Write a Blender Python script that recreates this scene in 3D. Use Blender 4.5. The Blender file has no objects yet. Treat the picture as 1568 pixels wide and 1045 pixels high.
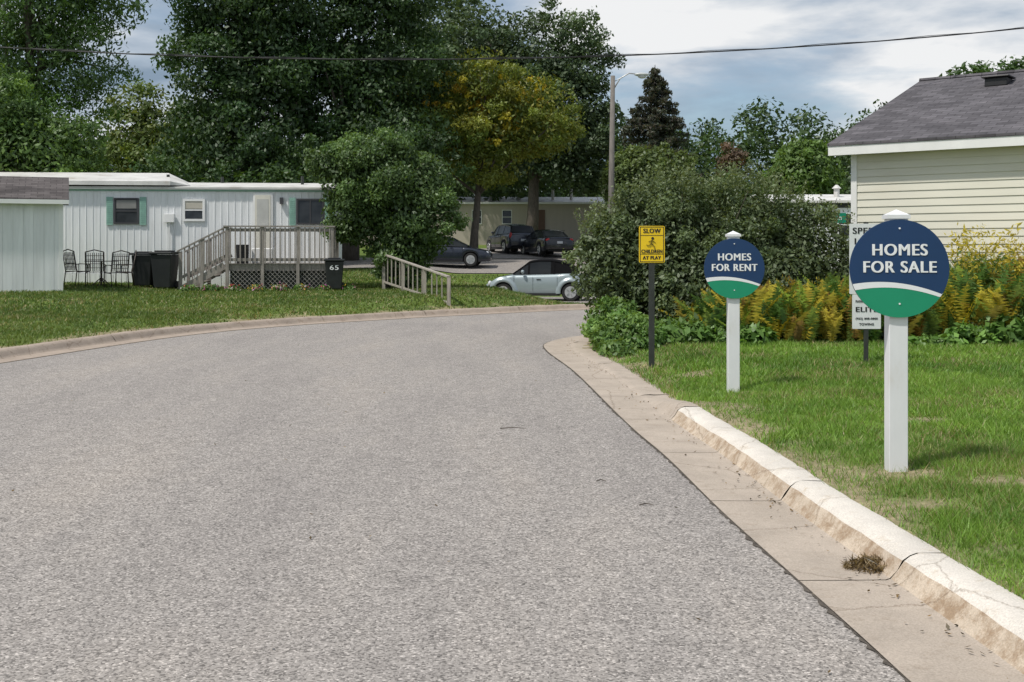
import bpy, math, numpy as np, random
from mathutils import Vector, Matrix, Euler
random.seed(5)
R0=np.random.default_rng(7)
scene=bpy.context.scene
COL=scene.collection
rad=math.radians
# ------------------------------------------------------------------ materials
def nodes(name):
    m=bpy.data.materials.new(name); m.use_nodes=True
    nt=m.node_tree; b=nt.nodes['Principled BSDF']
    return m,nt,b
def N(nt,t,**kw):
    n=nt.nodes.new(t)
    for k,v in kw.items():
        if k.startswith('_'): setattr(n,k[1:],v)
        else: n.inputs[k].default_value=v
    return n
def ramp(nt,stops):
    r=nt.nodes.new('ShaderNodeValToRGB'); e=r.color_ramp.elements
    while len(e)<len(stops): e.new(0.5)
    for i,(p,c) in enumerate(stops):
        e[i].position=p; e[i].color=(c[0],c[1],c[2],1)
    return r
def mat(name,c,rough=.6,scale=6,var=.12,bump=0.0,stretch=(1,1,1),metal=0,spec=.5,detail=4,dirt=None):
    m,nt,b=nodes(name); L=nt.links
    tc=N(nt,'ShaderNodeTexCoord'); mp=N(nt,'ShaderNodeMapping'); mp.inputs['Scale'].default_value=stretch
    L.new(tc.outputs['Object'],mp.inputs['Vector'])
    no=N(nt,'ShaderNodeTexNoise',Scale=scale,Detail=detail,Roughness=.6)
    L.new(mp.outputs[0],no.inputs['Vector'])
    lo=[x*(1-var) for x in c]; hi=[min(1,x*(1+var)) for x in c]
    st=[(.3,lo),(.7,hi)]
    if dirt: st=[(.28,dirt)]+[(.42,lo),(.7,hi)]
    r=ramp(nt,st)
    L.new(no.outputs['Fac'],r.inputs[0]); L.new(r.outputs[0],b.inputs['Base Color'])
    b.inputs['Roughness'].default_value=rough; b.inputs['Metallic'].default_value=metal
    b.inputs['Specular IOR Level'].default_value=spec
    if bump:
        bm=N(nt,'ShaderNodeBump',Strength=bump,Distance=.02); L.new(no.outputs['Fac'],bm.inputs['Height']); L.new(bm.outputs[0],b.inputs['Normal'])
    return m
def leafmat(name,trans=.35,gloss=.05):
    m=bpy.data.materials.new(name); m.use_nodes=True; nt=m.node_tree; nt.nodes.clear(); L=nt.links
    a=N(nt,'ShaderNodeAttribute'); a.attribute_name='col'
    d=N(nt,'ShaderNodeBsdfDiffuse'); t=N(nt,'ShaderNodeBsdfTranslucent'); g=N(nt,'ShaderNodeBsdfGlossy',Roughness=.5)
    g.inputs['Color'].default_value=(.8,.85,.8,1)
    tm=N(nt,'ShaderNodeMixRGB',_blend_type='MULTIPLY',Fac=1.0); tm.inputs[2].default_value=(1.4,1.3,.6,1)
    L.new(a.outputs['Color'],d.inputs['Color']); L.new(a.outputs['Color'],tm.inputs[1]); L.new(tm.outputs[0],t.inputs['Color'])
    m1=N(nt,'ShaderNodeMixShader',Fac=trans); m2=N(nt,'ShaderNodeMixShader',Fac=gloss); o=N(nt,'ShaderNodeOutputMaterial')
    L.new(d.outputs[0],m1.inputs[1]); L.new(t.outputs[0],m1.inputs[2]); L.new(m1.outputs[0],m2.inputs[1]); L.new(g.outputs[0],m2.inputs[2]); L.new(m2.outputs[0],o.inputs[0])
    return m
LEAF=leafmat('leaf_mat',.35,.035); GRASS=leafmat('grass_mat',.3,.03)
BARK=mat('bark',(.10,.085,.07),.95,8,.4,.8,(3,3,.6))
WHITEV=mat('white_vinyl',(.80,.80,.79),.45,2,.04)
# ------------------------------------------------------------------ mesh helper
class MB:
    def __init__(s): s.v=[]; s.f=[]; s.m=[]
    def add(s,vs,fs,mi=0):
        o=len(s.v); s.v+= [tuple(p) for p in vs]; s.f+=[tuple(o+i for i in f) for f in fs]; s.m+=[mi]*len(fs)
    def box(s,x0,x1,y0,y1,z0,z1,mi=0):
        s.add([(x0,y0,z0),(x1,y0,z0),(x1,y1,z0),(x0,y1,z0),(x0,y0,z1),(x1,y0,z1),(x1,y1,z1),(x0,y1,z1)],
              [(0,3,2,1),(4,5,6,7),(0,1,5,4),(1,2,6,5),(2,3,7,6),(3,0,4,7)],mi)
    def beam(s,p0,p1,w,t,mi=0,ref=(0,0,1)):
        p0=Vector(p0);p1=Vector(p1);d=(p1-p0).normalized();r=Vector(ref)
        if abs(d.dot(r))>.95: r=Vector((0,1,0))
        a=d.cross(r).normalized()*w/2; b=d.cross(a).normalized()*t/2
        vs=[p0-a-b,p0+a-b,p0+a+b,p0-a+b,p1-a-b,p1+a-b,p1+a+b,p1-a+b]
        s.add(vs,[(0,3,2,1),(4,5,6,7),(0,1,5,4),(1,2,6,5),(2,3,7,6),(3,0,4,7)],mi)
    def tube(s,pts,rs,n=8,mi=0,cap=True):
        pts=[Vector(p) for p in pts]; vs=[]; k=len(pts)
        for i,p in enumerate(pts):
            d=(pts[min(i+1,k-1)]-pts[max(i-1,0)]).normalized()
            r=Vector((0,1,0)) if abs(d.z)>.9 else Vector((0,0,1))
            a=d.cross(r).normalized(); b=d.cross(a).normalized()
            for j in range(n):
                t=2*math.pi*j/n; vs.append(p+(a*math.cos(t)+b*math.sin(t))*rs[i])
        fs=[]
        for i in range(k-1):
            for j in range(n):
                fs.append((i*n+j,i*n+(j+1)%n,(i+1)*n+(j+1)%n,(i+1)*n+j))
        if cap: fs.append(tuple(range(n))[::-1]); fs.append(tuple((k-1)*n+j for j in range(n)))
        s.add(vs,fs,mi)
    def ell(s,c,r,mi=0,nu=16,nv=10,zmin=-1):
        vs=[];fs=[]
        for i in range(nv+1):
            ph=-math.pi/2+math.pi*i/nv
            for j in range(nu):
                t=2*math.pi*j/nu
                vs.append((c[0]+r[0]*math.cos(ph)*math.cos(t),c[1]+r[1]*math.cos(ph)*math.sin(t),c[2]+r[2]*max(zmin,math.sin(ph))))
        for i in range(nv):
            for j in range(nu): fs.append((i*nu+j,i*nu+(j+1)%nu,(i+1)*nu+(j+1)%nu,(i+1)*nu+j))
        s.add(vs,fs,mi)
    def obj(s,name,mats,parent=None,smooth=False,bevel=0,loc=None):
        me=bpy.data.meshes.new(name); me.from_pydata(s.v,[],s.f); me.update()
        if not isinstance(mats,(list,tuple)): mats=[mats]
        for m in mats: me.materials.append(m)
        me.polygons.foreach_set('material_index',s.m)
        if smooth: me.polygons.foreach_set('use_smooth',[True]*len(s.f))
        o=bpy.data.objects.new(name,me); COL.objects.link(o)
        if parent: o.parent=parent
        if loc: o.location=loc
        if bevel:
            b=o.modifiers.new('b','BEVEL'); b.width=bevel; b.segments=2; b.limit_method='ANGLE'
        return o
def empty(name,loc=(0,0,0),rz=0):
    e=bpy.data.objects.new(name,None); e.location=loc; e.rotation_euler=(0,0,rz); e.empty_display_size=.2; COL.objects.link(e); return e
def boxo(name,m,parent,*a,bevel=0):
    b=MB(); b.box(*a); return b.obj(name,m,parent,bevel=bevel)
def npmesh(name,V,F,mat_,cols=None,parent=None,smooth=False):
    k=F.shape[1]; me=bpy.data.meshes.new(name)
    me.vertices.add(len(V)); me.vertices.foreach_set('co',V.astype(np.float32).ravel())
    me.loops.add(F.size); me.loops.foreach_set('vertex_index',F.astype(np.int32).ravel())
    me.polygons.add(len(F)); me.polygons.foreach_set('loop_start',np.arange(0,F.size,k,dtype=np.int32))
    me.update(calc_edges=True); me.validate()
    if cols is not None:
        a=me.color_attributes.new('col','FLOAT_COLOR','POINT')
        c=np.ones((len(V),4),np.float32); c[:,:3]=cols; a.data.foreach_set('color',c.ravel())
    if smooth: me.polygons.foreach_set('use_smooth',[True]*len(me.polygons))
    me.materials.append(mat_); o=bpy.data.objects.new(name,me); COL.objects.link(o)
    if parent: o.parent=parent
    return o
def unit(v): return v/np.maximum(np.linalg.norm(v,axis=1,keepdims=True),1e-9)
def text(body,parent,name,m,x,y,z,w,h,bold=.0035):
    for k,dx in enumerate((-bold,0,bold)):
        c=bpy.data.curves.new(name,'FONT'); c.body=body; c.size=1; c.align_x='CENTER'; c.align_y='CENTER'; c.extrude=.004; c.space_character=1.12
        o=bpy.data.objects.new(name,c); COL.objects.link(o); c.materials.append(m)
        bpy.context.view_layer.update(); d=o.dimensions
        o.scale=((w-2*bold)/d.x,h/max(d.y,.01),.3); o.parent=parent; o.location=(x+dx,y-.0004*k,z); o.rotation_euler=(rad(90),0,0)
    return o
_g=R0.random((64,64))
def vn(x,y,s):
    x=np.asarray(x)*s+100; y=np.asarray(y)*s+100
    i=np.floor(x).astype(int); j=np.floor(y).astype(int); fx=x-i; fy=y-j
    fx=fx*fx*(3-2*fx); fy=fy*fy*(3-2*fy)
    g=lambda a,b:_g[a%64,b%64]
    return (g(i,j)*(1-fx)+g(i+1,j)*fx)*(1-fy)+(g(i,j+1)*(1-fx)+g(i+1,j+1)*fx)*fy
def sm(a,b,x):
    t=np.clip((np.asarray(x,float)-a)/(b-a),0,1); return t*t*(3-2*t)
# ------------------------------------------------------------------ road lines
def catmull(P,step=.35):
    P=[np.array(p,float) for p in P]; P=[2*P[0]-P[1]]+P+[2*P[-1]-P[-2]]; out=[]
    for i in range(1,len(P)-2):
        n=max(2,int(np.linalg.norm(P[i+1]-P[i])/step))
        for k in range(n):
            t=k/n; a,b,c,d=P[i-1:i+3]
            out.append(.5*((2*b)+(-a+c)*t+(2*a-5*b+4*c-d)*t*t+(-a+3*b-3*c+d)*t**3))
    out.append(P[-2]); return np.array(out)
def offset(P,s):
    T=np.gradient(P,axis=0); T/=np.linalg.norm(T,axis=1,keepdims=True)
    return P+np.stack([T[:,1],-T[:,0]],1)*s
Lf=catmull([(-8.6,-8),(-8.4,4),(-7.9,11),(-7.15,15.8),(-6.2,20.3),(-4.9,23),(-3.2,25.1),(-1.5,26.9),(1.6,29.6),(5,31.4),(9,32.8),(20,36),(45,41)])
Ra=catmull([(1.55,-8),(1.45,2),(1.38,3.96),(1.21,6.45),(1.12,8.3),(1.0,9.9),(.78,14.1),(.52,17.2),(.58,18.7),(1.2,20.2),(2.6,21.7),(5,23.2),(9,25),(20,28.5),(45,33)])
Rf=offset(Ra,.43)
POLY=np.vstack([Lf,Rf[::-1]])
def sdist(x,y):
    x=np.asarray(x,float).ravel(); y=np.asarray(y,float).ravel(); out=np.empty(len(x))
    A=POLY; B=np.roll(POLY,-1,0); D=B-A; dd=(D**2).sum(1)+1e-12
    for s in range(0,len(x),20000):
        px=x[s:s+20000,None]; py=y[s:s+20000,None]
        t=np.clip(((px-A[:,0])*D[:,0]+(py-A[:,1])*D[:,1])/dd,0,1)
        d=np.sqrt(((px-A[:,0]-t*D[:,0])**2+(py-A[:,1]-t*D[:,1])**2).min(1))
        c=((A[:,1]>py)!=(B[:,1]>py))&(px<D[:,0]*(py-A[:,1])/np.where(D[:,1]==0,1e-9,D[:,1])+A[:,0])
        ins=c.sum(1)%2==1
        out[s:s+20000]=np.where(ins,-d,d)
    return out
def kcurb(x,y):
    x=np.asarray(x,float); y=np.asarray(y,float)
    k1=1-sm(10.3,11.6,y)*(1-sm(16.8,20,y)*.6)
    k1=np.where((x>-1)&(y<23),k1,1)
    k2=1-sm(1.9,2.6,x)*(1-sm(5.4,6.1,x)); k2=np.where(y>27,k2,1)
    return k1*k2
def Hbase(x,y):
    hl=np.interp(y,[20,26,30,34,40,48,56,66,80,150,900],[.14,.26,.38,.40,.35,.5,.78,1.35,2.0,3.2,4])
    hr=np.interp(y,[28,31,36,39,46,50,56,66,80,150,900],[.14,.04,-.27,-.38,-.37,.05,.72,1.32,2.0,3.2,4])
    u=sm(36.5,39.5,y); a0=-1*(1-u)+(-4.6)*u; a1=2.1*(1-u)+(-2.4)*u
    t=np.clip((np.asarray(x,float)-a0)/(a1-a0),0,1); w=t*t*(3-2*t)
    h=hl*(1-w)+hr*w
    h=h+sm(-9,-12,x)*.14*sm(22,27,y)*(1-sm(45,60,y))
    return h
def H(x,y,d=None):
    x=np.asarray(x,float); y=np.asarray(y,float)
    if d is None: d=sdist(x,y).reshape(x.shape)
    kt=.095*kcurb(x,y)+.012
    hb=Hbase(x,y)+((vn(x,y,.6)-.5)*.04+(vn(x,y,2.3)-.5)*.015)*(1-sm(37,39,y))
    z=kt+(hb-kt)*sm(.25,1.6,d)
    return np.where(d<.12,-.06,z)
def H1(x,y): return float(H(np.array([x]),np.array([y]))[0])
PATCH=[(2.41,7.02,.20,.14),(2.95,6.75,.26,.13),(2.25,6.25,.25,.15),(2.27,11.4,.15,.12),(2.6,5.2,.25,.12),(3.3,9.2,.25,.10),(2.1,13.2,.25,.3),(4.33,13.8,.2,.15)]
def dirt(x,y,d):
    n=vn(x,y,1.7)*.5+vn(x,y,4.5)*.3+vn(x,y,11)*.2
    m=sm(.70,.84,n)*.6
    m=np.maximum(m,sm(.80,.2,d+ (n-.5)*1.4)*.85)
    for (a,b,rx,ry) in PATCH:
        q=((x-a)/rx)**2+((y-b)/ry)**2
        m=np.maximum(m,sm(1.8,.5,q+(n-.5)*2.2)*.9)
    return m
# ------------------------------------------------------------------ terrain
def geo(a,b,n): return list(np.sign(a)*np.geomspace(abs(a),abs(b),n))
xs=np.array(geo(-700,-21,16)[:-1]+list(np.arange(-20,13.01,.17))+geo(14,700,18))
ys=np.array([-60,-30,-15,-8,-4]+list(np.arange(-1,37,.18))+list(np.arange(37.2,90,.8))+list(np.geomspace(92,900,16)))
X,Y=np.meshgrid(xs,ys); Dd=sdist(X,Y).reshape(X.shape); Z=H(X,Y,Dd)
nx,ny=len(xs),len(ys); idx=np.arange(nx*ny).reshape(ny,nx)
F=np.stack([idx[:-1,:-1],idx[:-1,1:],idx[1:,1:],idx[1:,:-1]],-1).reshape(-1,4)
dm=dirt(X,Y,Dd); gn=vn(X,Y,.5)*.5+vn(X,Y,3)*.5
gc=np.stack([.095+.06*gn,.15+.06*gn,.037+.012*gn],-1)
dc=np.stack([.26+.1*gn,.21+.08*gn,.145+.05*gn],-1)
cc=gc*(1-dm[...,None])+dc*dm[...,None]
m,nt,b=nodes('ground_mat'); a=N(nt,'ShaderNodeAttribute'); a.attribute_name='col'
tc=N(nt,'ShaderNodeTexCoord'); no=N(nt,'ShaderNodeTexNoise',Scale=14,Detail=8,Roughness=.7); nt.links.new(tc.outputs['Object'],no.inputs['Vector'])
rr=ramp(nt,[(.3,(.55,.55,.55)),(.7,(1.4,1.4,1.4))]); nt.links.new(no.outputs['Fac'],rr.inputs[0])
mx=N(nt,'ShaderNodeMixRGB',_blend_type='MULTIPLY',Fac=1.0); nt.links.new(a.outputs['Color'],mx.inputs[1]); nt.links.new(rr.outputs[0],mx.inputs[2]); nt.links.new(mx.outputs[0],b.inputs['Base Color'])
bp=N(nt,'ShaderNodeBump',Strength=.6,Distance=.03); nt.links.new(no.outputs['Fac'],bp.inputs['Height']); nt.links.new(bp.outputs[0],b.inputs['Normal'])
b.inputs['Roughness'].default_value=1; b.inputs['Specular IOR Level'].default_value=.1
npmesh('ground_terrain',np.stack([X,Y,Z],-1).reshape(-1,3),F,m,cc.reshape(-1,3),smooth=True)
# ------------------------------------------------------------------ asphalt
def asphalt(name,tone=1.0,warm=(1.07,.985,.91)):
    m,nt,b=nodes(name); L=nt.links
    tc=N(nt,'ShaderNodeTexCoord')
    v=N(nt,'ShaderNodeTexVoronoi',Scale=110); v2=N(nt,'ShaderNodeTexVoronoi',Scale=60)
    n1=N(nt,'ShaderNodeTexNoise',Scale=170,Detail=3,Roughness=.7); n2=N(nt,'ShaderNodeTexNoise',Scale=.55,Detail=6,Roughness=.65)
    n3=N(nt,'ShaderNodeTexNoise',Scale=7,Detail=5,Roughness=.7)
    for q in (v,v2,n1,n3): L.new(tc.outputs['Object'],q.inputs['Vector'])
    mp=N(nt,'ShaderNodeMapping'); mp.inputs['Scale'].default_value=(1.6,.35,1); mp.inputs['Rotation'].default_value=(0,0,rad(-6)); L.new(tc.outputs['Object'],mp.inputs[0]); L.new(mp.outputs[0],n2.inputs['Vector'])
    sx=N(nt,'ShaderNodeSeparateColor'); L.new(v.outputs['Color'],sx.inputs[0])
    sx2=N(nt,'ShaderNodeSeparateColor'); L.new(v2.outputs['Color'],sx2.inputs[0])
    w=[t*tone for t in warm]
    r1=ramp(nt,[(0,[.05*t for t in w]),(.22,[.17*t for t in w]),(.42,[.31*t for t in w]),(.86,[.39*t for t in w]),(1,[.70*t for t in w])]); L.new(sx.outputs[0],r1.inputs[0])
    r2=ramp(nt,[(0,[.19*t for t in w]),(.5,[.305*t for t in w]),(1,[.40*t for t in w])]); L.new(sx2.outputs[1],r2.inputs[0])
    mx=N(nt,'ShaderNodeMixRGB',Fac=.33); L.new(r1.outputs[0],mx.inputs[1]); L.new(r2.outputs[0],mx.inputs[2])
    r3=ramp(nt,[(.3,(.83,.83,.84)),(.5,(.98,.98,.98)),(.7,(1.10,1.08,1.05))]); L.new(n2.outputs['Fac'],r3.inputs[0])
    r4=ramp(nt,[(.28,(.86,.86,.86)),(.7,(1.11,1.11,1.11))]); L.new(n3.outputs['Fac'],r4.inputs[0])
    m1=N(nt,'ShaderNodeMixRGB',_blend_type='MULTIPLY',Fac=1.0); m2=N(nt,'ShaderNodeMixRGB',_blend_type='MULTIPLY',Fac=1.0)
    L.new(mx.outputs[0],m1.inputs[1]); L.new(r3.outputs[0],m1.inputs[2]); L.new(m1.outputs[0],m2.inputs[1]); L.new(r4.outputs[0],m2.inputs[2])
    L.new(m2.outputs[0],b.inputs['Base Color'])
    ad=N(nt,'ShaderNodeMath',_operation='ADD'); L.new(sx.outputs[0],ad.inputs[0]); L.new(n1.outputs['Fac'],ad.inputs[1])
    bp=N(nt,'ShaderNodeBump',Strength=.6,Distance=.005); L.new(ad.outputs[0],bp.inputs['Height']); L.new(bp.outputs[0],b.inputs['Normal'])
    b.inputs['Roughness'].default_value=.9; b.inputs['Specular IOR Level'].default_value=.2
    return m
ASPH=asphalt('asphalt_mat')
ASPH2=asphalt('asphalt_far_mat',.85)
Li=offset(Lf,.40)
bm=MB(); P=[(p[0],p[1],0.0) for p in Li]+[(p[0],p[1],0.0) for p in Ra[::-1]]
bm.add(P,[tuple(range(len(P)))[::-1]]); o=bm.obj('asphalt_road',ASPH)
seam=MB(); rs=random.Random(3); vs=[];fs=[]
Rs=catmull([tuple(p) for p in Ra[::3]],.04)
Rs=Rs[(Rs[:,1]<19)&(Rs[:,1]>2)]
for i,p in enumerate(Rs):
    a=.001+.022*max(0,rs.gauss(.3,.4)+ (vn(p[1],0,1.3)-.5)*.9); bb=.004
    vs+= [(p[0]-a,p[1],.0045),(p[0]+bb,p[1],.0045)]
for i in range(len(Rs)-1): fs.append((2*i,2*i+1,2*i+3,2*i+2))
seam.add(vs,fs); seam.obj('road_edge_seam',mat('seam_mat',(.09,.075,.06),1,30,.5,.5))
# ------------------------------------------------------------------ curbs
def concrete(name,c,dirtc,lo=.36,hi=.46):
    m,nt,b=nodes(name); L=nt.links; tc=N(nt,'ShaderNodeTexCoord')
    n1=N(nt,'ShaderNodeTexNoise',Scale=2.2,Detail=8,Roughness=.7); n2=N(nt,'ShaderNodeTexNoise',Scale=120,Detail=3,Roughness=.6); n3=N(nt,'ShaderNodeTexNoise',Scale=7,Detail=10,Roughness=.8)
    for q in (n1,n2,n3): L.new(tc.outputs['Object'],q.inputs['Vector'])
    r1=ramp(nt,[(.3,[x*.82 for x in c]),(.55,c),(.75,[min(1,x*1.12) for x in c])]); L.new(n1.outputs['Fac'],r1.inputs[0])
    r3=ramp(nt,[(lo,(0,0,0)),(hi,(1,1,1))]); L.new(n3.outputs['Fac'],r3.inputs[0])
    mx=N(nt,'ShaderNodeMixRGB'); L.new(r3.outputs[0],mx.inputs[0]); mx.inputs[1].default_value=(*dirtc,1); L.new(r1.outputs[0],mx.inputs[2])
    r2=ramp(nt,[(.3,(.75,.75,.75)),(.7,(1.15,1.15,1.15))]); L.new(n2.outputs['Fac'],r2.inputs[0])
    m2=N(nt,'ShaderNodeMixRGB',_blend_type='MULTIPLY',Fac=.8); L.new(mx.outputs[0],m2.inputs[1]); L.new(r2.outputs[0],m2.inputs[2])
    vo=N(nt,'ShaderNodeTexVoronoi',Scale=1.1,_feature='DISTANCE_TO_EDGE'); ds=N(nt,'ShaderNodeMixRGB',Fac=.12); L.new(tc.outputs['Object'],ds.inputs[1]); L.new(n3.outputs['Color'],ds.inputs[2]); L.new(ds.outputs[0],vo.inputs['Vector'])
    rc=ramp(nt,[(0,(.35,.3,.25)),(.006,(1,1,1))]); L.new(vo.outputs['Distance'],rc.inputs[0])
    m3=N(nt,'ShaderNodeMixRGB',_blend_type='MULTIPLY',Fac=.7); L.new(m2.outputs[0],m3.inputs[1]); L.new(rc.outputs[0],m3.inputs[2]); L.new(m3.outputs[0],b.inputs['Base Color'])
    bp=N(nt,'ShaderNodeBump',Strength=.6,Distance=.012); L.new(n3.outputs['Fac'],bp.inputs['Height']); L.new(bp.outputs[0],b.inputs['Normal'])
    b.inputs['Roughness'].default_value=.9; b.inputs['Specular IOR Level'].default_value=.2
    return m
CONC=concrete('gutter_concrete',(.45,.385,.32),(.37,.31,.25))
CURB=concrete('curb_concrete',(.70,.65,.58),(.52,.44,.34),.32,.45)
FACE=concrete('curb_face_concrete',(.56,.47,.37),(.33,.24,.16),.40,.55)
CURBL=concrete('curb_concrete_old',(.40,.33,.27),(.27,.21,.16))
def sweep(name,P,side,gw,mats,sec=1.65):
    T=np.gradient(P,axis=0); T/=np.linalg.norm(T,axis=1,keepdims=True); Nn=np.stack([T[:,1],-T[:,0]],1)*side
    s=np.concatenate([[0],np.cumsum(np.linalg.norm(np.diff(P,axis=0),axis=1))])
    b=MB(); prof=[(-gw,.006),(-gw*.5,.002),(-.02,.0),(.0,.006),(.03,.042),(.06,.088),(.09,.112),(.13,.121),(.25,.117),(.29,.098),(.30,-.1)]
    t=0; rr=random.Random(2)
    while t<s[-1]-sec:
        a0,a1=t+.005,t+sec-.005; K=14; q=np.linspace(a0,a1,K); vs=[]; dz=rr.uniform(-.004,.004); dx=rr.uniform(-.005,.005)
        for u in q:
            px=np.interp(u,s,P[:,0]);py=np.interp(u,s,P[:,1]);qx=np.interp(u,s,Nn[:,0]);qy=np.interp(u,s,Nn[:,1]); k=float(kcurb(px,py))
            for pi,(o_,z_) in enumerate(prof):
                zz=z_ if o_<=0 else (z_*k+.015*(1-k) if z_>0 else z_)
                o2=o_+dx if o_>0 else o_
                if o_>0 and z_>0: j=rr.gauss(0,.0035); o2+=j; zz+=rr.gauss(0,.002)
                vs.append((px+qx*o2,py+qy*o2,zz+dz*(o_>0)))
        n=len(prof); fs=[];
        for i in range(K-1):
            for j in range(n-1): fs.append((i*n+j,i*n+j+1,(i+1)*n+j+1,(i+1)*n+j))
        low=float(kcurb(px,py))<.3 or (py>16 and px<3 and side>0)
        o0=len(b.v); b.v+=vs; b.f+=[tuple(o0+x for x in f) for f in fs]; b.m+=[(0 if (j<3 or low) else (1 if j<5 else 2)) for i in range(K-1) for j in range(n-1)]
        t+=sec
    return b.obj(name,mats,smooth=True)
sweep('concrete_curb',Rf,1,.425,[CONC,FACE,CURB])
sweep('concrete_curb',Lf,-1,.39,[CURBL,CURBL,CURBL],sec=3)
# ------------------------------------------------------------------ draped paving
def drape(name,x0,x1,y0,y1,m,st=.4,dz=.02):
    gx=np.arange(x0,x1+.01,st); gy=np.arange(y0,y1+.01,st); A,B=np.meshgrid(gx,gy)
    Zz=H(A,B)+dz+.02; i=np.arange(A.size).reshape(A.shape)
    f=np.stack([i[:-1,:-1],i[:-1,1:],i[1:,1:],i[1:,:-1]],-1).reshape(-1,4)
    return npmesh(name,np.stack([A,B,Zz],-1).reshape(-1,3),f,m,smooth=True)
drape('driveway',2.3,5.8,31.2,40.4,ASPH2)
drape('parking_pad',-2.0,12,40.4,46.2,ASPH2)
drape('back_road',-20,20,53.5,62,ASPH2)
drape('parking_pad',-4.5,9,62.2,73,ASPH2)
# ------------------------------------------------------------------ leaves / trees
def pick(rng,pal,n):
    pal=np.array(pal,float); i=rng.integers(0,len(pal),n); j=rng.integers(0,len(pal),n); t=rng.random((n,1))
    return pal[i]*(1-t)+pal[j]*t
def leafquads(rng,pos,nrm,L,W,droop=0.0):
    n=len(pos); r=rng.normal(size=(n,3)); a=unit(np.cross(nrm,r)); a[:,2]-=droop; a=unit(a); b=unit(np.cross(nrm,a)); nn=np.cross(a,b)
    L=L.reshape(-1,1); W=W.reshape(-1,1)
    v=np.stack([pos-a*L*.5,pos+b*W*.5-nn*W*.25,pos+a*L*.5-nn*L*.12,pos-b*W*.5-nn*W*.25],1).reshape(-1,3)
    f=np.arange(n*4).reshape(-1,4); return v,f
def crown(name,ells,n,size,pal,parent,seed,ncl=60,clr=.24,zflat=.8,aspect=.55,droop=.3,zmin=None,cvar=.3,outer=2.4,mat_=None,stray=.06,core=.28,up=.45):
    rng=np.random.default_rng(seed); E=np.array(ells,float)
    wt=(E[:,3]*E[:,4]*E[:,5])**.67; wt/=wt.sum(); ei=rng.choice(len(E),ncl,p=wt)
    u=unit(rng.normal(size=(ncl,3))); rr=rng.random((ncl,1))**(1/outer)
    mr=E[ei,3:].mean(1); cr=mr*clr*rng.uniform(.5,1.4,ncl)
    cc=E[ei,:3]+u*rr*np.maximum(E[ei,3:]-cr[:,None]*.70,.05)
    w=cr**2; w/=w.sum(); ci=rng.choice(ncl,n,p=w)
    d=unit(rng.normal(size=(n,3))); q=rng.random((n,1))**.45; q=np.where(rng.random((n,1))<stray,q*1.35,q)
    pos=cc[ci]+d*q*cr[ci,None]*np.array([1,1,zflat])
    pos+= (np.sin(pos[:,[1,2,0]]*(2.1/size*.35)+ci[:,None])*cr[ci,None]*.10)
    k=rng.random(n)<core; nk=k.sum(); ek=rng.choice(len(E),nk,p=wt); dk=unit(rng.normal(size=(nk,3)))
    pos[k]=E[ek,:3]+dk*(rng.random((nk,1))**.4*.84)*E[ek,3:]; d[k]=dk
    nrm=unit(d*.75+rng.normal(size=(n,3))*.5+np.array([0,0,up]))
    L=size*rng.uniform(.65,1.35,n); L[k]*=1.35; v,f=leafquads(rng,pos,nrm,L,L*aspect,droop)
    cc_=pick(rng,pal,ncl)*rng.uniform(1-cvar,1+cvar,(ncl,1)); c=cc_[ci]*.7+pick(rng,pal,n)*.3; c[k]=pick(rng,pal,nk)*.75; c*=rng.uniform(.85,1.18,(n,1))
    if zmin is not None:
        k=pos[:,2]>zmin; v=v.reshape(-1,4,3)[k].reshape(-1,3); c=c[k]; f=np.arange(len(v)).reshape(-1,4)
    npmesh(name,v,f,mat_ or LEAF,np.repeat(c,4,0),parent); return cc,cr
def tree(name,x,y,ells,n,size,pal,seed,tr=.25,fork=.35,nl=10,**kw):
    e=empty(name,(0,0,0)); cc,cr=crown('crown',ells,n,size,pal,e,seed,**kw)
    z0=H1(x,y)-.1 if -20<x<13 and y<90 else float(Hbase(x,y))-.3
    rng=random.Random(seed); E=np.array(ells); zt=E[0,2]; zb=(E[:,2]-E[:,5]).min(); zf=z0+(zb-z0)*.8+ (zt-z0)*fork*.3
    b=MB(); top=Vector((E[0,0],E[0,1],zt+E[0,5]*.35)); pts=[]
    for k in range(7):
        t=k/6; zz=z0+(top.z-z0)*t; pts.append((x+(top.x-x)*t+rng.uniform(-.12,.12)*(k>0),y+(top.y-y)*t+rng.uniform(-.12,.12)*(k>0),zz))
    b.tube(pts,[tr*1.35,tr,tr*.85,tr*.7,tr*.5,tr*.33,tr*.15],9)
    order=list(range(len(cc))); rng.shuffle(order)
    for i in order[:nl]:
        t=rng.uniform(.3,.75) ; zz=z0+(top.z-z0)*t; 
        if zz<zf: zz=zf
        t=(zz-z0)/(top.z-z0); s=Vector((x+(top.x-x)*t,y+(top.y-y)*t,zz)); g=Vector(cc[i]); 
        if g.z<zz-1: continue
        mid=s.lerp(g,.5)+Vector((rng.uniform(-.3,.3),rng.uniform(-.3,.3),rng.uniform(0,.5)))
        b.tube([s,mid,g],[tr*.42,tr*.25,tr*.07],6)
    b.obj('trunk',BARK,e,smooth=True); return e
DK=[(.032,.072,.022),(.048,.095,.03),(.065,.12,.036)]
MD=[(.055,.11,.03),(.08,.15,.04),(.10,.18,.05)]
LT=[(.10,.19,.035),(.14,.25,.05),(.17,.28,.06)]
GREY=[(.06,.10,.045),(.08,.125,.055),(.10,.15,.065)]
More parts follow.
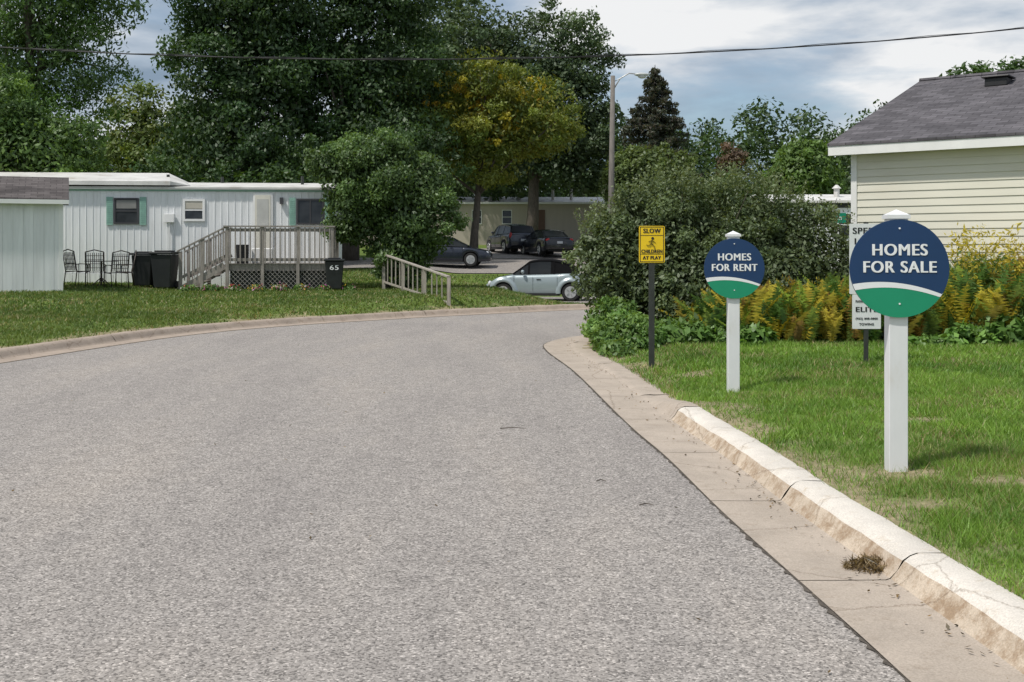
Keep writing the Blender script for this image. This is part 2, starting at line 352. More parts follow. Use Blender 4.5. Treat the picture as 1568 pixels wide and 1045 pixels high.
tree('walnut_tree',-17.6,42,[(-17.8,42,9.3,4.2,3.5,4.6),(-16.6,41.5,11.5,3.3,3,2.8),(-19.5,41,6.5,3.8,3,2.6),(-14.6,42,10.6,1.5,1.5,1.3)],48000,.165,MD+[(.10,.19,.035)],11,tr=.3,ncl=130,clr=.22,aspect=.36,droop=.6,stray=.12,core=.22,cvar=.4,zflat=.6)
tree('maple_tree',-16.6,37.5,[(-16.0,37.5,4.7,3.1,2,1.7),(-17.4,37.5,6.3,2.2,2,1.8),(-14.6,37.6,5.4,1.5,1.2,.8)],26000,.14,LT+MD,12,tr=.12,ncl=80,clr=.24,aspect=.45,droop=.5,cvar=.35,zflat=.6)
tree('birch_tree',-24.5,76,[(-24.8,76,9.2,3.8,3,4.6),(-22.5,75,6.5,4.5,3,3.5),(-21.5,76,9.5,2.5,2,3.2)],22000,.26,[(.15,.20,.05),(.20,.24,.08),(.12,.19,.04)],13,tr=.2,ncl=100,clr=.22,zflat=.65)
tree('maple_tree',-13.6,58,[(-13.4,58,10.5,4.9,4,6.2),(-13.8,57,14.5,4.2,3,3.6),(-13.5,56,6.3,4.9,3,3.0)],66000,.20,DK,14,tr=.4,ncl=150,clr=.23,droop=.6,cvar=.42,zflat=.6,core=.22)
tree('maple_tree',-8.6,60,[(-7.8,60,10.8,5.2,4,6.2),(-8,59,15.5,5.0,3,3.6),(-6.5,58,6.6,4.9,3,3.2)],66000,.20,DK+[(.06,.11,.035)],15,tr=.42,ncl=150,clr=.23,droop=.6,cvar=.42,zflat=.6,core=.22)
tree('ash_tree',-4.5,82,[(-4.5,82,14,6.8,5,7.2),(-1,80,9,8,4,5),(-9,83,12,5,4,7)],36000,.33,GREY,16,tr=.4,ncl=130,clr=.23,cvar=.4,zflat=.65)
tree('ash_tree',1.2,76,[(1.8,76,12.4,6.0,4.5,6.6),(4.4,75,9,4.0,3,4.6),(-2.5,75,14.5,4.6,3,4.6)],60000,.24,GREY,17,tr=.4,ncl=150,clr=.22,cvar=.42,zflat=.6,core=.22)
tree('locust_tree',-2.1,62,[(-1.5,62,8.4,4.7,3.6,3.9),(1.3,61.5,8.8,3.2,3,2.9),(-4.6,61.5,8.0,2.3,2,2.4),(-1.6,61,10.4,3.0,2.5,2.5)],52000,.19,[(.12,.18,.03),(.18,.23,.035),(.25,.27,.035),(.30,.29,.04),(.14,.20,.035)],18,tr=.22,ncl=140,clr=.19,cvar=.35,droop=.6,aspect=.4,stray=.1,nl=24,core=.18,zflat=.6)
crown('autumn_leaves',[(-2.2,60.2,9.0,3.2,1.5,2.6),(-5.9,60.6,10.2,1.0,1,.8),(1.0,60,9.8,1.5,1,1.2)],3000,.17,[(.48,.40,.03),(.42,.27,.03),(.5,.46,.05)],bpy.data.objects['locust_tree'],181,ncl=90,clr=.10,core=.1)
tree('ornamental_tree',7.7,62,[(7.7,62,5.7,2.9,2.3,1.9),(6.2,62,5.2,1.8,2,1.5)],18000,.19,[(.10,.15,.04),(.14,.19,.055)],19,tr=.15,ncl=90,clr=.2)
tree('maple_tree',22,85,[(22,85,7.3,3.2,3,3.0),(20.4,85,6.3,2.2,2,2)],15000,.28,[(.13,.22,.05),(.16,.26,.07)],20,tr=.25,ncl=90,clr=.2)
tree('oak_tree',30,72,[(29.6,72,10.4,4.2,3,3.9),(34,72,11,4,3,3.9)],22000,.28,MD,21,tr=.3,ncl=90,clr=.2)
def spruce(x,y,h,rb,seed,pal):
    e=empty('spruce_tree'); rng=np.random.default_rng(seed); z0=float(Hbase(x,y)); n=46000
    nb=300; t=rng.random(nb)**.85; ang=rng.random(nb)*6.283; ln=rb*(1-t)**.72*rng.uniform(.7,1.1,nb)+.15; zb=z0+.8+(h-.9)*t
    bi=rng.choice(nb,n,p=(ln/ln.sum())); s=rng.random(n)**.7; w=.36*ln[bi]*(1-s*.5)
    side=rng.normal(size=n)*.33*w; out=ln[bi]*s; ca,sa=np.cos(ang[bi]),np.sin(ang[bi])
    pos=np.stack([x+ca*out-sa*side,y+sa*out+ca*side,zb[bi]-.25*out+.12*out*s-np.abs(rng.normal(size=n))*.15],1)
    nrm=unit(rng.normal(size=(n,3))+np.array([0,0,.6])); L=rng.uniform(.18,.34,n); v,f=leafquads(rng,pos,nrm,L,L*.32,.5)
    c=pick(rng,pal,n)*rng.uniform(.6,1.3,nb)[bi][:,None]; npmesh('crown',v,f,LEAF,np.repeat(c,4,0),e)
    b=MB(); b.tube([(x,y,z0-.2),(x,y,z0+h*.5),(x,y,z0+h)],[.25,.14,.02],8); b.obj('trunk',BARK,e)
spruce(9.05,72,11.7,4.1,31,[(.06,.08,.055),(.08,.095,.065),(.11,.09,.075)])
rg=random.Random(9); it=[]
for i in range(36):
    x=-78+i*4.7+rg.uniform(-1,1); r=rg.uniform(3.8,5.5); t=rg.uniform(15.5,18.6) if x>8 else rg.uniform(13,16); it.append((x,rg.uniform(112,124),t-r*1.1,r,r,r*1.15)); it.append((x+2,110,7.5,5.5,3,6.5))
crown('distant_treeline',it,140000,.42,MD+GREY+DK,None,41,ncl=1100,clr=.28,outer=3,cvar=.4,core=.45)
it=[]
for i in range(11):
    x=-27+i*1.9; it.append((x,rg.uniform(49,53),rg.uniform(3,4.2),1.9,1.5,rg.uniform(1.8,2.6)))
crown('understory_thicket',it,34000,.19,DK+MD,None,42,ncl=200,clr=.32,cvar=.45)
it=[(x,88,rg.uniform(4.8,5.8),3.2,2,rg.uniform(2.6,4.0)) for x in range(-34,38,4)]
crown('understory_thicket',it,46000,.3,MD+GREY,None,43,ncl=300,clr=.32,cvar=.4)
e=empty('bare_russet_tree'); crown('foliage',[(19,98,8.8,1.8,1.5,2.6)],2600,.26,[(.16,.10,.07),(.12,.09,.06)],e,44,ncl=26,clr=.3,core=.1)
b=MB(); b.tube([(19,98,2.5),(19,98,7),(19.1,98,11)],[.25,.15,.04],7); b.obj('trunk',BARK,e)
# right bush
e=empty('honeysuckle_shrub')
crown('foliage',[(2.45,19.0,1.5,1.35,1.2,1.32),(3.75,19.3,1.5,1.4,1.2,1.36),(4.95,19.0,1.15,1.0,.9,1.25),(1.62,18.7,1.25,.78,.8,1.0),(3.1,18.4,.9,1.6,.8,.85),(4.3,18.5,.9,1.2,.7,.85)],130000,.065,[(.085,.125,.05),(.11,.155,.065),(.14,.19,.08),(.18,.23,.11)],e,51,ncl=380,clr=.16,zflat=.9,cvar=.28,outer=3.4,aspect=.5,zmin=.12,stray=.1,core=.35)
b=MB(); rg=random.Random(51)
for i in range(40):
    bx=rg.uniform(1.8,4.8); by=rg.uniform(18.6,19.3); dx=rg.uniform(-.9,.9); zt=rg.uniform(1.8,2.6)
    b.tube([(bx,by,.05),(bx+dx*.4,by+rg.uniform(-.2,.2),zt*.5),(bx+dx,by+rg.uniform(-.4,.4),zt)],[.025,.015,.005],5)
b.obj('stems',BARK,e)
rng=np.random.default_rng(52); sh=[]
for i in range(260):
    a=rng.uniform(1.1,5.5); top=np.interp(a,[1.0,1.6,2.4,3.2,3.8,4.6,5.4],[1.95,2.25,2.75,2.65,2.8,2.5,2.0]); k=rng.uniform(.10,.34); q=rng.integers(16,26)
    t=np.linspace(0,1,q)[:,None]; base=np.array([a,18.9+rng.uniform(-.7,.5),top-.2]); d=np.array([rng.uniform(-.15,.15),rng.uniform(-.15,.1),k+.12])
    sh.append(base+t*d+rng.normal(size=(q,3))*.022)
sh=np.vstack(sh); Lr=rng.uniform(.04,.075,len(sh)); v,f=leafquads(rng,sh,unit(rng.normal(size=sh.shape)+[0,0,.4]),Lr,Lr*.45); npmesh('shoots',v,f,LEAF,np.repeat(pick(rng,[(.12,.16,.07),(.18,.22,.11)],len(sh)),4,0),e)
tree('lilac_tree',-3.7,34.0,[(-4.1,34.0,3.75,2.05,1.8,1.55),(-2.8,33.6,2.5,1.5,1.3,1.6),(-3.2,33.6,1.5,1.15,1.0,1.2),(-4.5,33.8,2.6,1.2,1.2,1.2),(-5.4,33.9,4.1,1.0,.9,.7),(-2.6,33.8,3.6,1.1,1,1.0)],90000,.10,[(.065,.12,.038),(.095,.16,.05),(.13,.21,.065)],55,tr=.1,ncl=150,clr=.27,cvar=.38,outer=3,droop=.6,zmin=.4,stray=.16,core=.22,zflat=.65)
crown('weed_patch',[(1.75,17.0,.25,.75,.9,.42),(2.5,17.0,.22,.9,.7,.35),(1.55,17.9,.4,.5,.5,.5),(3.3,16.9,.2,.8,.5,.35),(1.5,16.2,.1,.35,.5,.2)],24000,.07,[(.10,.20,.045),(.15,.27,.06),(.20,.31,.08)],None,57,ncl=160,clr=.22,cvar=.3,zmin=.05,aspect=.5)
crown('broadleaf_weeds',[(2.5,16.7,.22,.7,.35,.28),(3.5,16.6,.2,.5,.3,.3),(7.4,16.6,.3,1.2,.4,.35),(6.0,16.4,.15,.8,.3,.2)],4500,.12,[(.13,.26,.05),(.18,.32,.07)],None,58,ncl=80,clr=.25,zmin=.1,aspect=.5)
def fernbank():
    e=empty('fern_bank'); rng=np.random.default_rng(61); V=[];Cc=[]; 
    pal=[((.46,.38,.05),.20),((.56,.48,.06),.12),((.22,.31,.05),.30),((.11,.21,.04),.33),((.34,.22,.05),.05)]
    pr=np.array([p[1] for p in pal]); pr/=pr.sum()
    for i in range(720):
        x=rng.uniform(2.8,10.5); yb=19.4-.772*(x-5.8)-.35 if x>5.6 else 18.4
        y0=16.7 if x<8.4 else 15.5
        if yb<y0+.1: continue
        y=rng.uniform(y0,min(18.3,yb)); hh=np.interp(x,[2.8,3.5,5,6.3,7,8,10],[.75,1.0,1.1,1.05,1.35,1.5,1.5])*rng.uniform(.62,1.18)
        z=.13; base=np.array(pal[rng.choice(5,p=pr)][0])
        if x>8 or rng.random()<.1: base=base*.8
        lx,ly=rng.normal()*.12,rng.normal()*.1
        for k in range(rng.integers(5,8)):
            a=rng.uniform(0,6.283); sp=rng.uniform(.12,.5)*hh; m_=22; t=np.linspace(.12,1,m_)
            px=x+np.cos(a)*sp*t**1.6+lx*t; py=y+np.sin(a)*sp*t**1.6+ly*t; pz=z+hh*rng.uniform(.7,1.05)*(t-.2*t**3)
            c0=base*rng.uniform(.65,1.3)
            for sgn in (-1,1):
                dx=-np.sin(a)*sgn; dy=np.cos(a)*sgn; w=.115*np.sin(np.clip(t*1.05,0,1)*math.pi)**.7*hh+.012
                A=np.stack([px,py,pz-.012],1); B=np.stack([px,py,pz+.022],1); C=np.stack([px+dx*w+rng.normal(size=m_)*.012,py+dy*w,pz+rng.normal(size=m_)*.02-.02+w*.25],1)
                V.append(np.stack([A,B,C],1).reshape(-1,3)); Cc.append(np.tile(c0,(m_*3,1))*np.repeat(rng.uniform(.75,1.25,(m_,1)),3,0))
    V=np.vstack(V); Cc=np.vstack(Cc); npmesh('fronds',V,np.arange(len(V)).reshape(-1,3),LEAF,Cc,e)
    crown('undergrowth',[(x,17.3,.35,.9,.6,.5) for x in (3.2,4.4,5.6,6.8,7.7)],18000,.08,MD+LT,e,62,ncl=120,clr=.3,zmin=.1)
    P=[];Q=[]
    for i in range(150):
        x=rng.uniform(6.7,8.3); y=rng.uniform(16.6,min(17.9,19.4-.772*(x-5.8)-.3)) ; hh=rng.uniform(1.1,1.8); q=60; lx=rng.normal()*.12
        t=rng.uniform(.1,1,q); P.append(np.stack([x+rng.normal(size=q)*.05+lx*t,y+rng.normal(size=q)*.05,.13+hh*t],1)); yy=(t>.8)[:,None]
        Q.append(np.where(yy,np.array([.50,.42,.06]),np.array([.12,.20,.05]))*rng.uniform(.7,1.3,(q,1)))
    P=np.vstack(P);Q=np.vstack(Q); Lr=rng.uniform(.05,.12,len(P)); v,f=leafquads(rng,P,unit(rng.normal(size=P.shape)),Lr,Lr*.28,.3); npmesh('goldenrod',v,f,LEAF,np.repeat(Q,4,0),e)
fernbank()
# ------------------------------------------------------------------ grass
def grass(name,boxes,seed,pal):
    rng=np.random.default_rng(seed); V=[];Cc=[]
    for (x0,x1,y0,y1,dens,w,h) in boxes:
        n=int((x1-x0)*(y1-y0)*dens); x=rng.uniform(x0,x1,n); y=rng.uniform(y0,y1,n)
        k=np.abs(x/y)<.52; x=x[k];y=y[k]
        d=sdist(x,y); k=d>.25; x=x[k];y=y[k];d=d[k]
        k=~((x>2.2)&(x<5.9)&(y>31)&(y<41)); k&=~((x>-2.1)&(x<12)&(y>40.3)&(y<46.4)); x=x[k];y=y[k];d=d[k]
        dm=dirt(x,y,d); k=rng.random(len(x))>dm*.93; x=x[k];y=y[k];d=d[k]
        z=H(x,y,d)-.004; n=len(x); hn=vn(x,y,3.1)*.6+vn(x,y,8)*.4; hh=h*rng.uniform(.5,1.3,n)*(.35+1.3*hn); a=rng.uniform(0,6.283,n); ww=w*rng.uniform(.7,1.3,n)
        le=rng.normal(size=(n,2))*hh[:,None]*.6
        A=np.stack([x-np.cos(a)*ww/2,y-np.sin(a)*ww/2,z],1); B=np.stack([x+np.cos(a)*ww/2,y+np.sin(a)*ww/2,z],1); C=np.stack([x+le[:,0],y+le[:,1],z+hh],1)
        V.append(np.stack([A,B,C],1).reshape(-1,3))
        t=np.clip(vn(x,y,.9)*.7+vn(x,y,5)*.6-.2+rng.normal(size=n)*.15,0,1)[:,None]; c=np.array(pal[0])*(1-t)+np.array(pal[1])*t
        dry=rng.random((n,1))<(.05+.22*sm(.5,.8,vn(x,y,1.3)))[:,None]; c=np.where(dry,np.array([.34,.29,.15]),c)*rng.uniform(.7,1.3,(n,1)); Cc.append(np.repeat(c,3,0))
    V=np.vstack(V); npmesh(name,V,np.arange(len(V)).reshape(-1,3),GRASS,np.vstack(Cc))
grass('grass_lawn',[(1.8,5.4,3.6,8,7000,.0055,.055),(1.4,8,8,12.5,3300,.009,.055),(1.2,9.5,12.5,17.2,1800,.014,.06)],71,[(.10,.20,.03),(.24,.39,.06)])
grass('grass_lawn',[(-14,-6,14,24,800,.02,.05),(-18,4,22,36,450,.03,.06),(-12,8,36,53,110,.05,.08)],72,[(.08,.14,.03),(.16,.21,.05)])
# ------------------------------------------------------------------ signs
NAVY=mat('navy_paint',(.010,.042,.125),.4,3,.06); GREEN=mat('green_paint',(.01,.27,.14),.4,3,.06); WHT=mat('white_paint',(.82,.83,.84),.4,3,.03)
POSTW=mat('post_vinyl',(.76,.77,.78),.4,5,.04,dirt=(.66,.65,.62),stretch=(1,1,.4))
def homesign(name,x,y,zc,zt,r,l1,l2,w1,w2,rz):
    zb=H1(x,y)-.05; e=empty(name,(x,y,0),rz)
    hw=.058; p=MB(); p.box(-hw,hw,0,2*hw,zb,zt-.06); p.obj('post',POSTW,e,bevel=.004)
    p=MB(); p.box(-hw-.012,hw+.012,-.012,2*hw+.012,zt-.06,zt-.035); c=hw+.008
    p.add([(-c,hw-c,zt-.035),(c,hw-c,zt-.035),(c,hw+c,zt-.035),(-c,hw+c,zt-.035),(0,hw,zt)],[(0,1,4),(1,2,4),(2,3,4),(3,0,4)]); p.obj('cap',POSTW,e)
    p=MB(); p.tube([(0,-.004,zc),(0,-.018,zc)],[r,r],72); p.obj('disc',NAVY,e)
    def arc(u,off): return zc-r*.50+ (r*.16+off)*(1-((u+.15*r)/r)**2)-(.08*r)*(u/r)
    def region(f0,f1,yy,m,nm):
        vs=[];fs=[];us=[r*(-.995+1.99*i/80) for i in range(81)]
        for u in us:
            c=math.sqrt(max(0,r*r-u*u)); lo,hi=zc-c,zc+c; a=min(max(f0(u),lo),hi); b_=min(max(f1(u),lo),hi); vs+=[(u,yy,a),(u,yy,b_)]
        for i in range(80): fs.append((2*i,2*i+2,2*i+3,2*i+1))
        q=MB(); q.add(vs,fs); q.obj(nm,m,e)
    region(lambda u:-9,lambda u:arc(u,0)-.05*r*1.1*(1-.6*u/r),-.0205,GREEN,'green_field')
    region(lambda u:arc(u,0)-.05*r*1.1*(1-.6*u/r)-.001,lambda u:arc(u,0)+.045*r,-.0215,WHT,'white_swoosh')
    text(l1,e,'lettering_1',WHT,0,-.020,zc+r*.37,w1,r*.235); text(l2,e,'lettering_2',WHT,0,-.020,zc+r*.02,w2,r*.235)
    q=MB()
    for zz in (zc+r*.82,zc-r*.72): q.tube([(0,-.018,zz),(0,-.024,zz)],[.006,.006],8)
    q.obj('screws',WHT,e)
homesign('homes_for_sale_sign',2.413,7.1,1.394,1.765,.305,'HOMES','FOR SALE',.34,.45,rad(-3))
homesign('homes_for_rent_sign',2.254,11.55,1.328,1.712,.305,'HOMES','FOR RENT',.335,.46,rad(-2))
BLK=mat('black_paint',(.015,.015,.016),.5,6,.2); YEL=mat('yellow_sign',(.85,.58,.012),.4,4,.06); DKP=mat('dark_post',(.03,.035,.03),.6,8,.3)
e=empty('slow_children_sign',(1.757,14.3,0)); p=MB(); p.box(-.035,.035,0,.006,.0,1.8); p.box(-.035,-.028,.006,.035,.0,1.8); p.box(.028,.035,.006,.035,0,1.8); p.obj('post',DKP,e)
def rrect(w,h,rr,y,zc,m,nm,par,th=.003):
    pts=[]
    for cx,cz,a0 in ((w-rr,h-rr,0),(-w+rr,h-rr,90),(-w+rr,-h+rr,180),(w-rr,-h+rr,270)):
        for k in range(5): a=rad(a0+k*22.5); pts.append((cx+rr*math.cos(a),cz+rr*math.sin(a)))
    n=len(pts); q=MB(); q.add([(a,y,zc+b_) for a,b_ in pts]+[(a,y-th,zc+b_) for a,b_ in pts],[tuple(range(n)),tuple(range(n,2*n))[::-1]]+[(i,(i+1)%n,n+(i+1)%n,n+i) for i in range(n)]); return q.obj(nm,m,par)
rrect(.162,.232,.02,-.002,1.59,YEL,'panel',e)
q=MB()
for a in ((-.150,.150,.214,.222),(-.150,.150,-.222,-.214),(-.150,-.142,-.214,.214),(.142,.150,-.214,.214)): q.box(a[0],a[1],-.0075,-.006,1.59+a[2],1.59+a[3])
for zz in (1.70,1.465): q.box(-.141,.141,-.0075,-.006,zz,zz+.006)
q.obj('border',BLK,e)
text('SLOW',e,'lettering_slow',BLK,0,-.007,1.757,.22,.056); text('CHILDREN',e,'lettering_children',BLK,0,-.007,1.50,.265,.045,.0025); text('AT PLAY',e,'lettering_at_play',BLK,0,-.007,1.42,.23,.042)
q=MB(); q.tube([(.01,-.006,1.665),(.01,-.009,1.665)],[.018,.018],12)
for a,b_,w in (((.0,1.645),(-.01,1.60),.026),((-.01,1.6),(.035,1.565),.018),((.035,1.565),(.03,1.53),.015),((-.01,1.6),(-.04,1.575),.018),((-.04,1.575),(-.07,1.585),.015),((0,1.64),(.045,1.615),.013),((0,1.64),(-.04,1.625),.013)):
    q.beam((a[0],-.008,a[1]),(b_[0],-.008,b_[1]),.003,w,ref=(0,1,0))
q.obj('running_child_symbol',BLK,e)
e=empty('speed_limit_notice_sign',(4.33,13.9,0)); p=MB(); p.box(-.025,.025,0,.035,.0,1.86); p.obj('post',DKP,e)
SW=mat('sign_white',(.76,.77,.77),.45,5,.06); rrect(.21,.43,.015,-.002,1.41,SW,'panel_upper',e); rrect(.175,.21,.012,-.002,.765,SW,'panel_lower',e)
text('SPEED',e,'l1',BLK,0,-.007,1.75,.34,.075); text('LIMIT',e,'l2',BLK,0,-.007,1.62,.3,.075); text('15',e,'l3',BLK,0,-.007,1.35,.26,.28)
text('ELITE',e,'l4',BLK,0,-.007,.79,.27,.06); text('(952) 808-0808',e,'l5',BLK,0,-.007,.68,.27,.032,.001); text('PARKING ONLY',e,'l6',BLK,0,-.007,.89,.27,.03,.001); text('TOWING',e,'l7',BLK,0,-.007,.61,.18,.03,.001)
e=empty('street_name_sign',(7.4,26.0,0),rad(-8)); p=MB(); p.tube([(0,0,0),(0,0,2.35)],[.03,.03],8); p.obj('post',mat('galv',(.4,.4,.4),.4,6,.1,metal=.6),e)
boxo('blade',mat('green_sign',(.0,.22,.13),.4,3,.05),e,-.28,.22,-.05,-.04,2.15,2.38); text('Main',e,'lettering',WHT,-.03,-.052,2.27,.3,.1)
# ------------------------------------------------------------------ right house
SID=mat('cream_siding',(.70,.68,.58),.55,1.3,.05,stretch=(.4,.4,2),dirt=(.63,.60,.50)); TRIM=mat('white_trim',(.78,.78,.76),.5,3,.05)
def shingle(name,c):
    m,nt,b=nodes(name); L=nt.links; tc=N(nt,'ShaderNodeTexCoord'); br=N(nt,'ShaderNodeTexBrick',Scale=1.0)
    br.inputs['Brick Width'].default_value=.3; br.inputs['Row Height'].default_value=.14; br.inputs['Mortar Size'].default_value=.006
    br.inputs['Color1'].default_value=(*[x*.75 for x in c],1); br.inputs['Color2'].default_value=(*[x*1.25 for x in c],1); br.inputs['Mortar'].default_value=(*[x*.4 for x in c],1)
    L.new(tc.outputs['Object'],br.inputs['Vector']); n=N(nt,'ShaderNodeTexNoise',Scale=1.6,Detail=9,Roughness=.75); L.new(tc.outputs['Object'],n.inputs['Vector'])
    r=ramp(nt,[(.3,(.65,.65,.65)),(.7,(1.4,1.38,1.35))]); L.new(n.outputs['Fac'],r.inputs[0]); mx=N(nt,'ShaderNodeMixRGB',_blend_type='MULTIPLY',Fac=1.0); L.new(br.outputs[0],mx.inputs[1]); L.new(r.outputs[0],mx.inputs[2]); L.new(mx.outputs[0],b.inputs['Base Color'])
    b.inputs['Roughness'].default_value=.95; b.inputs['Specular IOR Level'].default_value=.2; return m
SHG=shingle('grey_shingles',(.105,.10,.11)); SHB=shingle('brown_shingles',(.10,.09,.09))
e=empty('cream_sided_house',(5.8,19.4,0),rad(-37.7))
def lap(x0,x1,y,z0,z1,step,face=-1):
    q=MB(); z=z0
    while z<z1:
        zt=min(z+step,z1); q.add([(x0,y-.016,z),(x1,y-.016,z),(x1,y-.002,zt),(x0,y-.002,zt)],[(0,1,2,3)]); q.add([(x0,y-.002,z),(x1,y-.002,z),(x1,y-.016,z),(x0,y-.016,z)],[(0,1,2,3)]); z=zt
    return q
lap(.08,12,0,.35,3.16,.127).obj('front_siding',SID,e)
boxo('foundation',mat('block',(.3,.29,.27),.9,5,.1),e,.02,11.98,.01,9,-.2,.35)
boxo('wall_core',SID,e,.03,11.97,.012,8.97,.35,3.2)
boxo('corner_board',TRIM,e,-.01,.09,-.03,.07,.35,3.16)
q=MB(); q.add([(0,.01,3.2),(0,9,3.2),(0,4.5,4.83),(12,.01,3.2),(12,9,3.2),(12,4.5,4.83)],[(0,1,2),(3,5,4)]); q.obj('gable_ends',SID,e)
q=MB(); ex0,ex1=-.32,12.3
def slab(q,y0,z0,y1,z1,t): q.add([(ex0,y0,z0),(ex1,y0,z0),(ex1,y1,z1),(ex0,y1,z1),(ex0,y0,z0-t),(ex1,y0,z0-t),(ex1,y1,z1-t),(ex0,y1,z1-t)],[(0,1,2,3),(4,7,6,5),(0,4,5,1),(2,6,7,3),(0,3,7,4),(1,5,6,2)])
slab(q,-.30,3.33,4.5,4.97,.04); slab(q,4.5,4.97,9.3,3.33,.04); q.obj('roof',SHG,e)
boxo('fascia',TRIM,e,ex0+.01,ex1-.01,-.285,-.25,3.13,3.285); boxo('soffit',TRIM,e,ex0+.012,ex1,-.249,.0,3.165,3.185)
q=MB(); q.beam((ex0+.015,-.25,3.21),(ex0+.015,4.5,4.83),.03,.16); q.beam((ex0+.015,4.5,4.83),(ex0+.015,9.25,3.21),.03,.16); q.obj('rake_boards',TRIM,e)
q=MB(); q.box(1.25,1.65,3.35,3.75,4.58,4.74); q.box(1.20,1.70,3.30,3.80,4.74,4.775); q.obj('roof_vent',BLK,e,bevel=.02)
q=MB(); q.tube([(ex0,4.5,4.975),(ex1,4.5,4.975)],[.05,.05],6); q.obj('ridge_cap',SHG,e)
# ------------------------------------------------------------------ left mobile home
MHW=mat('home_panel',(.78,.795,.80),.5,2.2,.06,stretch=(4,4,.35),dirt=(.63,.645,.64)); TEAL=mat('teal_trim',(.24,.42,.35),.6,5,.12); ROOFW=mat('roof_metal',(.66,.65,.62),.5,1.4,.12,dirt=(.46,.42,.37))
GLS,nt,b=nodes('window_glass'); b.inputs['Roughness'].default_value=.1; b.inputs['Specular IOR Level'].default_value=.5
nn=N(nt,'ShaderNodeTexNoise',Scale=1.5,Detail=2); r=ramp(nt,[(.3,(.012,.015,.018)),(.7,(.05,.055,.06))]); nt.links.new(nn.outputs[0],r.inputs[0]); nt.links.new(r.outputs[0],b.inputs['Base Color'])
CGL,nt,b=nodes('car_glass'); b.inputs['Roughness'].default_value=.15; b.inputs['Specular IOR Level'].default_value=.3
nn=N(nt,'ShaderNodeTexNoise',Scale=2,Detail=2); r=ramp(nt,[(.3,(.008,.010,.012)),(.7,(.02,.023,.025))]); nt.links.new(nn.outputs[0],r.inputs[0]); nt.links.new(r.outputs[0],b.inputs['Base Color'])
e=empty('mobile_home',(-18,33.8,0),rad(5.46)); MH=e; Lh=12.6
q=MB(); x=0
while x<Lh-.01:
    x1=min(x+.2,Lh); prof=[(x,0),(x+.165,0),(x+.172,-.012),(x+.193,-.012),(x1,0)]
    for (a,ya),(c,yc) in zip(prof[:-1],prof[1:]): q.add([(a,ya,.85),(c,yc,.85),(c,yc,3.40),(a,ya,3.40)],[(0,1,2,3)])
    x=x1
q.obj('front_wall',MHW,e); boxo('wall_core',MHW,e,.002,Lh,.004,4.2,.2,3.4)
q=MB(); x=0
while x<Lh: q.box(x,min(x+.38,Lh),-.03,-.01,.1,.84); x+=.4
q.obj('skirting',MHW,e)
q=MB(); 
q.add([(-.1,-.12,3.46),(Lh+.12,-.12,3.46),(Lh+.12,2.1,3.72),(-.1,2.1,3.72),(Lh+.12,4.3,3.46),(-.1,4.3,3.46),(-.1,-.12,3.41),(Lh+.12,-.12,3.41),(Lh+.12,4.3,3.41),(-.1,4.3,3.41)],[(0,1,2,3),(3,2,4,5),(6,7,1,0),(1,7,8,4,2),(0,3,5,9,6)]); q.obj('roof',ROOFW,e)
q=MB(); q.add([(-.2,-.2,3.62),(7.7,-.2,3.62),(7.2,2.1,4.02),(-.2,2.1,4.02),(8.2,.3,3.52),(8.2,3.8,3.5),(-.2,4.2,3.6),(-.2,-.2,3.5),(7.7,-.2,3.5)],[(0,1,2,3),(1,4,2),(2,4,5),(3,2,5,6),(7,8,1,0),(8,4,1)]); q.obj('roof_over',ROOFW,e)
boxo('eave_trim',TEAL,e,0,Lh+.03,-.03,-.015,3.33,3.40); boxo('eave_gutter',WHITEV,e,-.05,Lh+.1,-.10,-.035,3.38,3.455)
boxo('corner_trim',TEAL,e,Lh-.10,Lh+.012,-.028,-.014,.85,3.33)
q=MB()
for vx,vy in ((7.4,1.0),(8.9,2.0),(11.5,1.4),(3.6,1.5)): q.tube([(vx,vy,3.55),(vx,vy,3.9)],[.05,.05],8)
q.obj('roof_vents',DKP,e)
def window(par,nm,x0,x1,z0,z1,fm,sh=None,cols=1,rail=True,y=-.02,w=.05):
    f=MB(); f.box(x0,x1,y-.035,y,z0,z0+w); f.box(x0,x1,y-.035,y,z1-w,z1); f.box(x0,x0+w,y-.035,y,z0+w,z1-w); f.box(x1-w,x1,y-.035,y,z0+w,z1-w)
    if rail: f.box(x0+w,x1-w,y-.03,y,(z0+z1)/2-.02,(z0+z1)/2+.02)
    for c in range(1,cols): xx=x0+(x1-x0)*c/cols; f.box(xx-.02,xx+.02,y-.028,y,z0+w,z1-w)
    f.obj(nm+'_frame',fm,par); boxo(nm+'_glass',GLS,par,x0+w*.9,x1-w*.9,y-.015,y-.004,z0+w*.9,z1-w*.9)
    if sh:
        s=MB()
        for a,c in ((x0-.22,x0-.03),(x1+.03,x1+.22)):
            s.box(a,c,y-.03,y,z0-.03,z1+.03)
            zz=z0+.05
            while zz<z1-.05: s.box(a+.03,c-.03,y-.036,y-.0305,zz,zz+.03); zz+=.06
        s.obj(nm+'_shutters',sh,par)
DKF=mat('dark_frame',(.05,.05,.055),.5,5,.1)
BLIND=mat('blind',(.5,.47,.40),.7,5,.1)
window(e,'window_a',6.01,6.74,2.33,3.12,DKF,TEAL,cols=1); window(e,'window_b',8.04,8.70,2.42,3.10,WHITEV,None,w=.07); window(e,'window_c',11.45,12.28,2.33,3.12,DKF,TEAL,cols=2,rail=False)
boxo('blind_a',mat('curtain',(.22,.22,.21),.8,5,.1),e,6.08,6.67,-.040,-.0365,2.80,3.05)
boxo('blind',BLIND,e,8.11,8.63,-.040,-.0365,2.80,3.03)
DOORM=mat('storm_door',(.66,.64,.56),.5,3,.06)
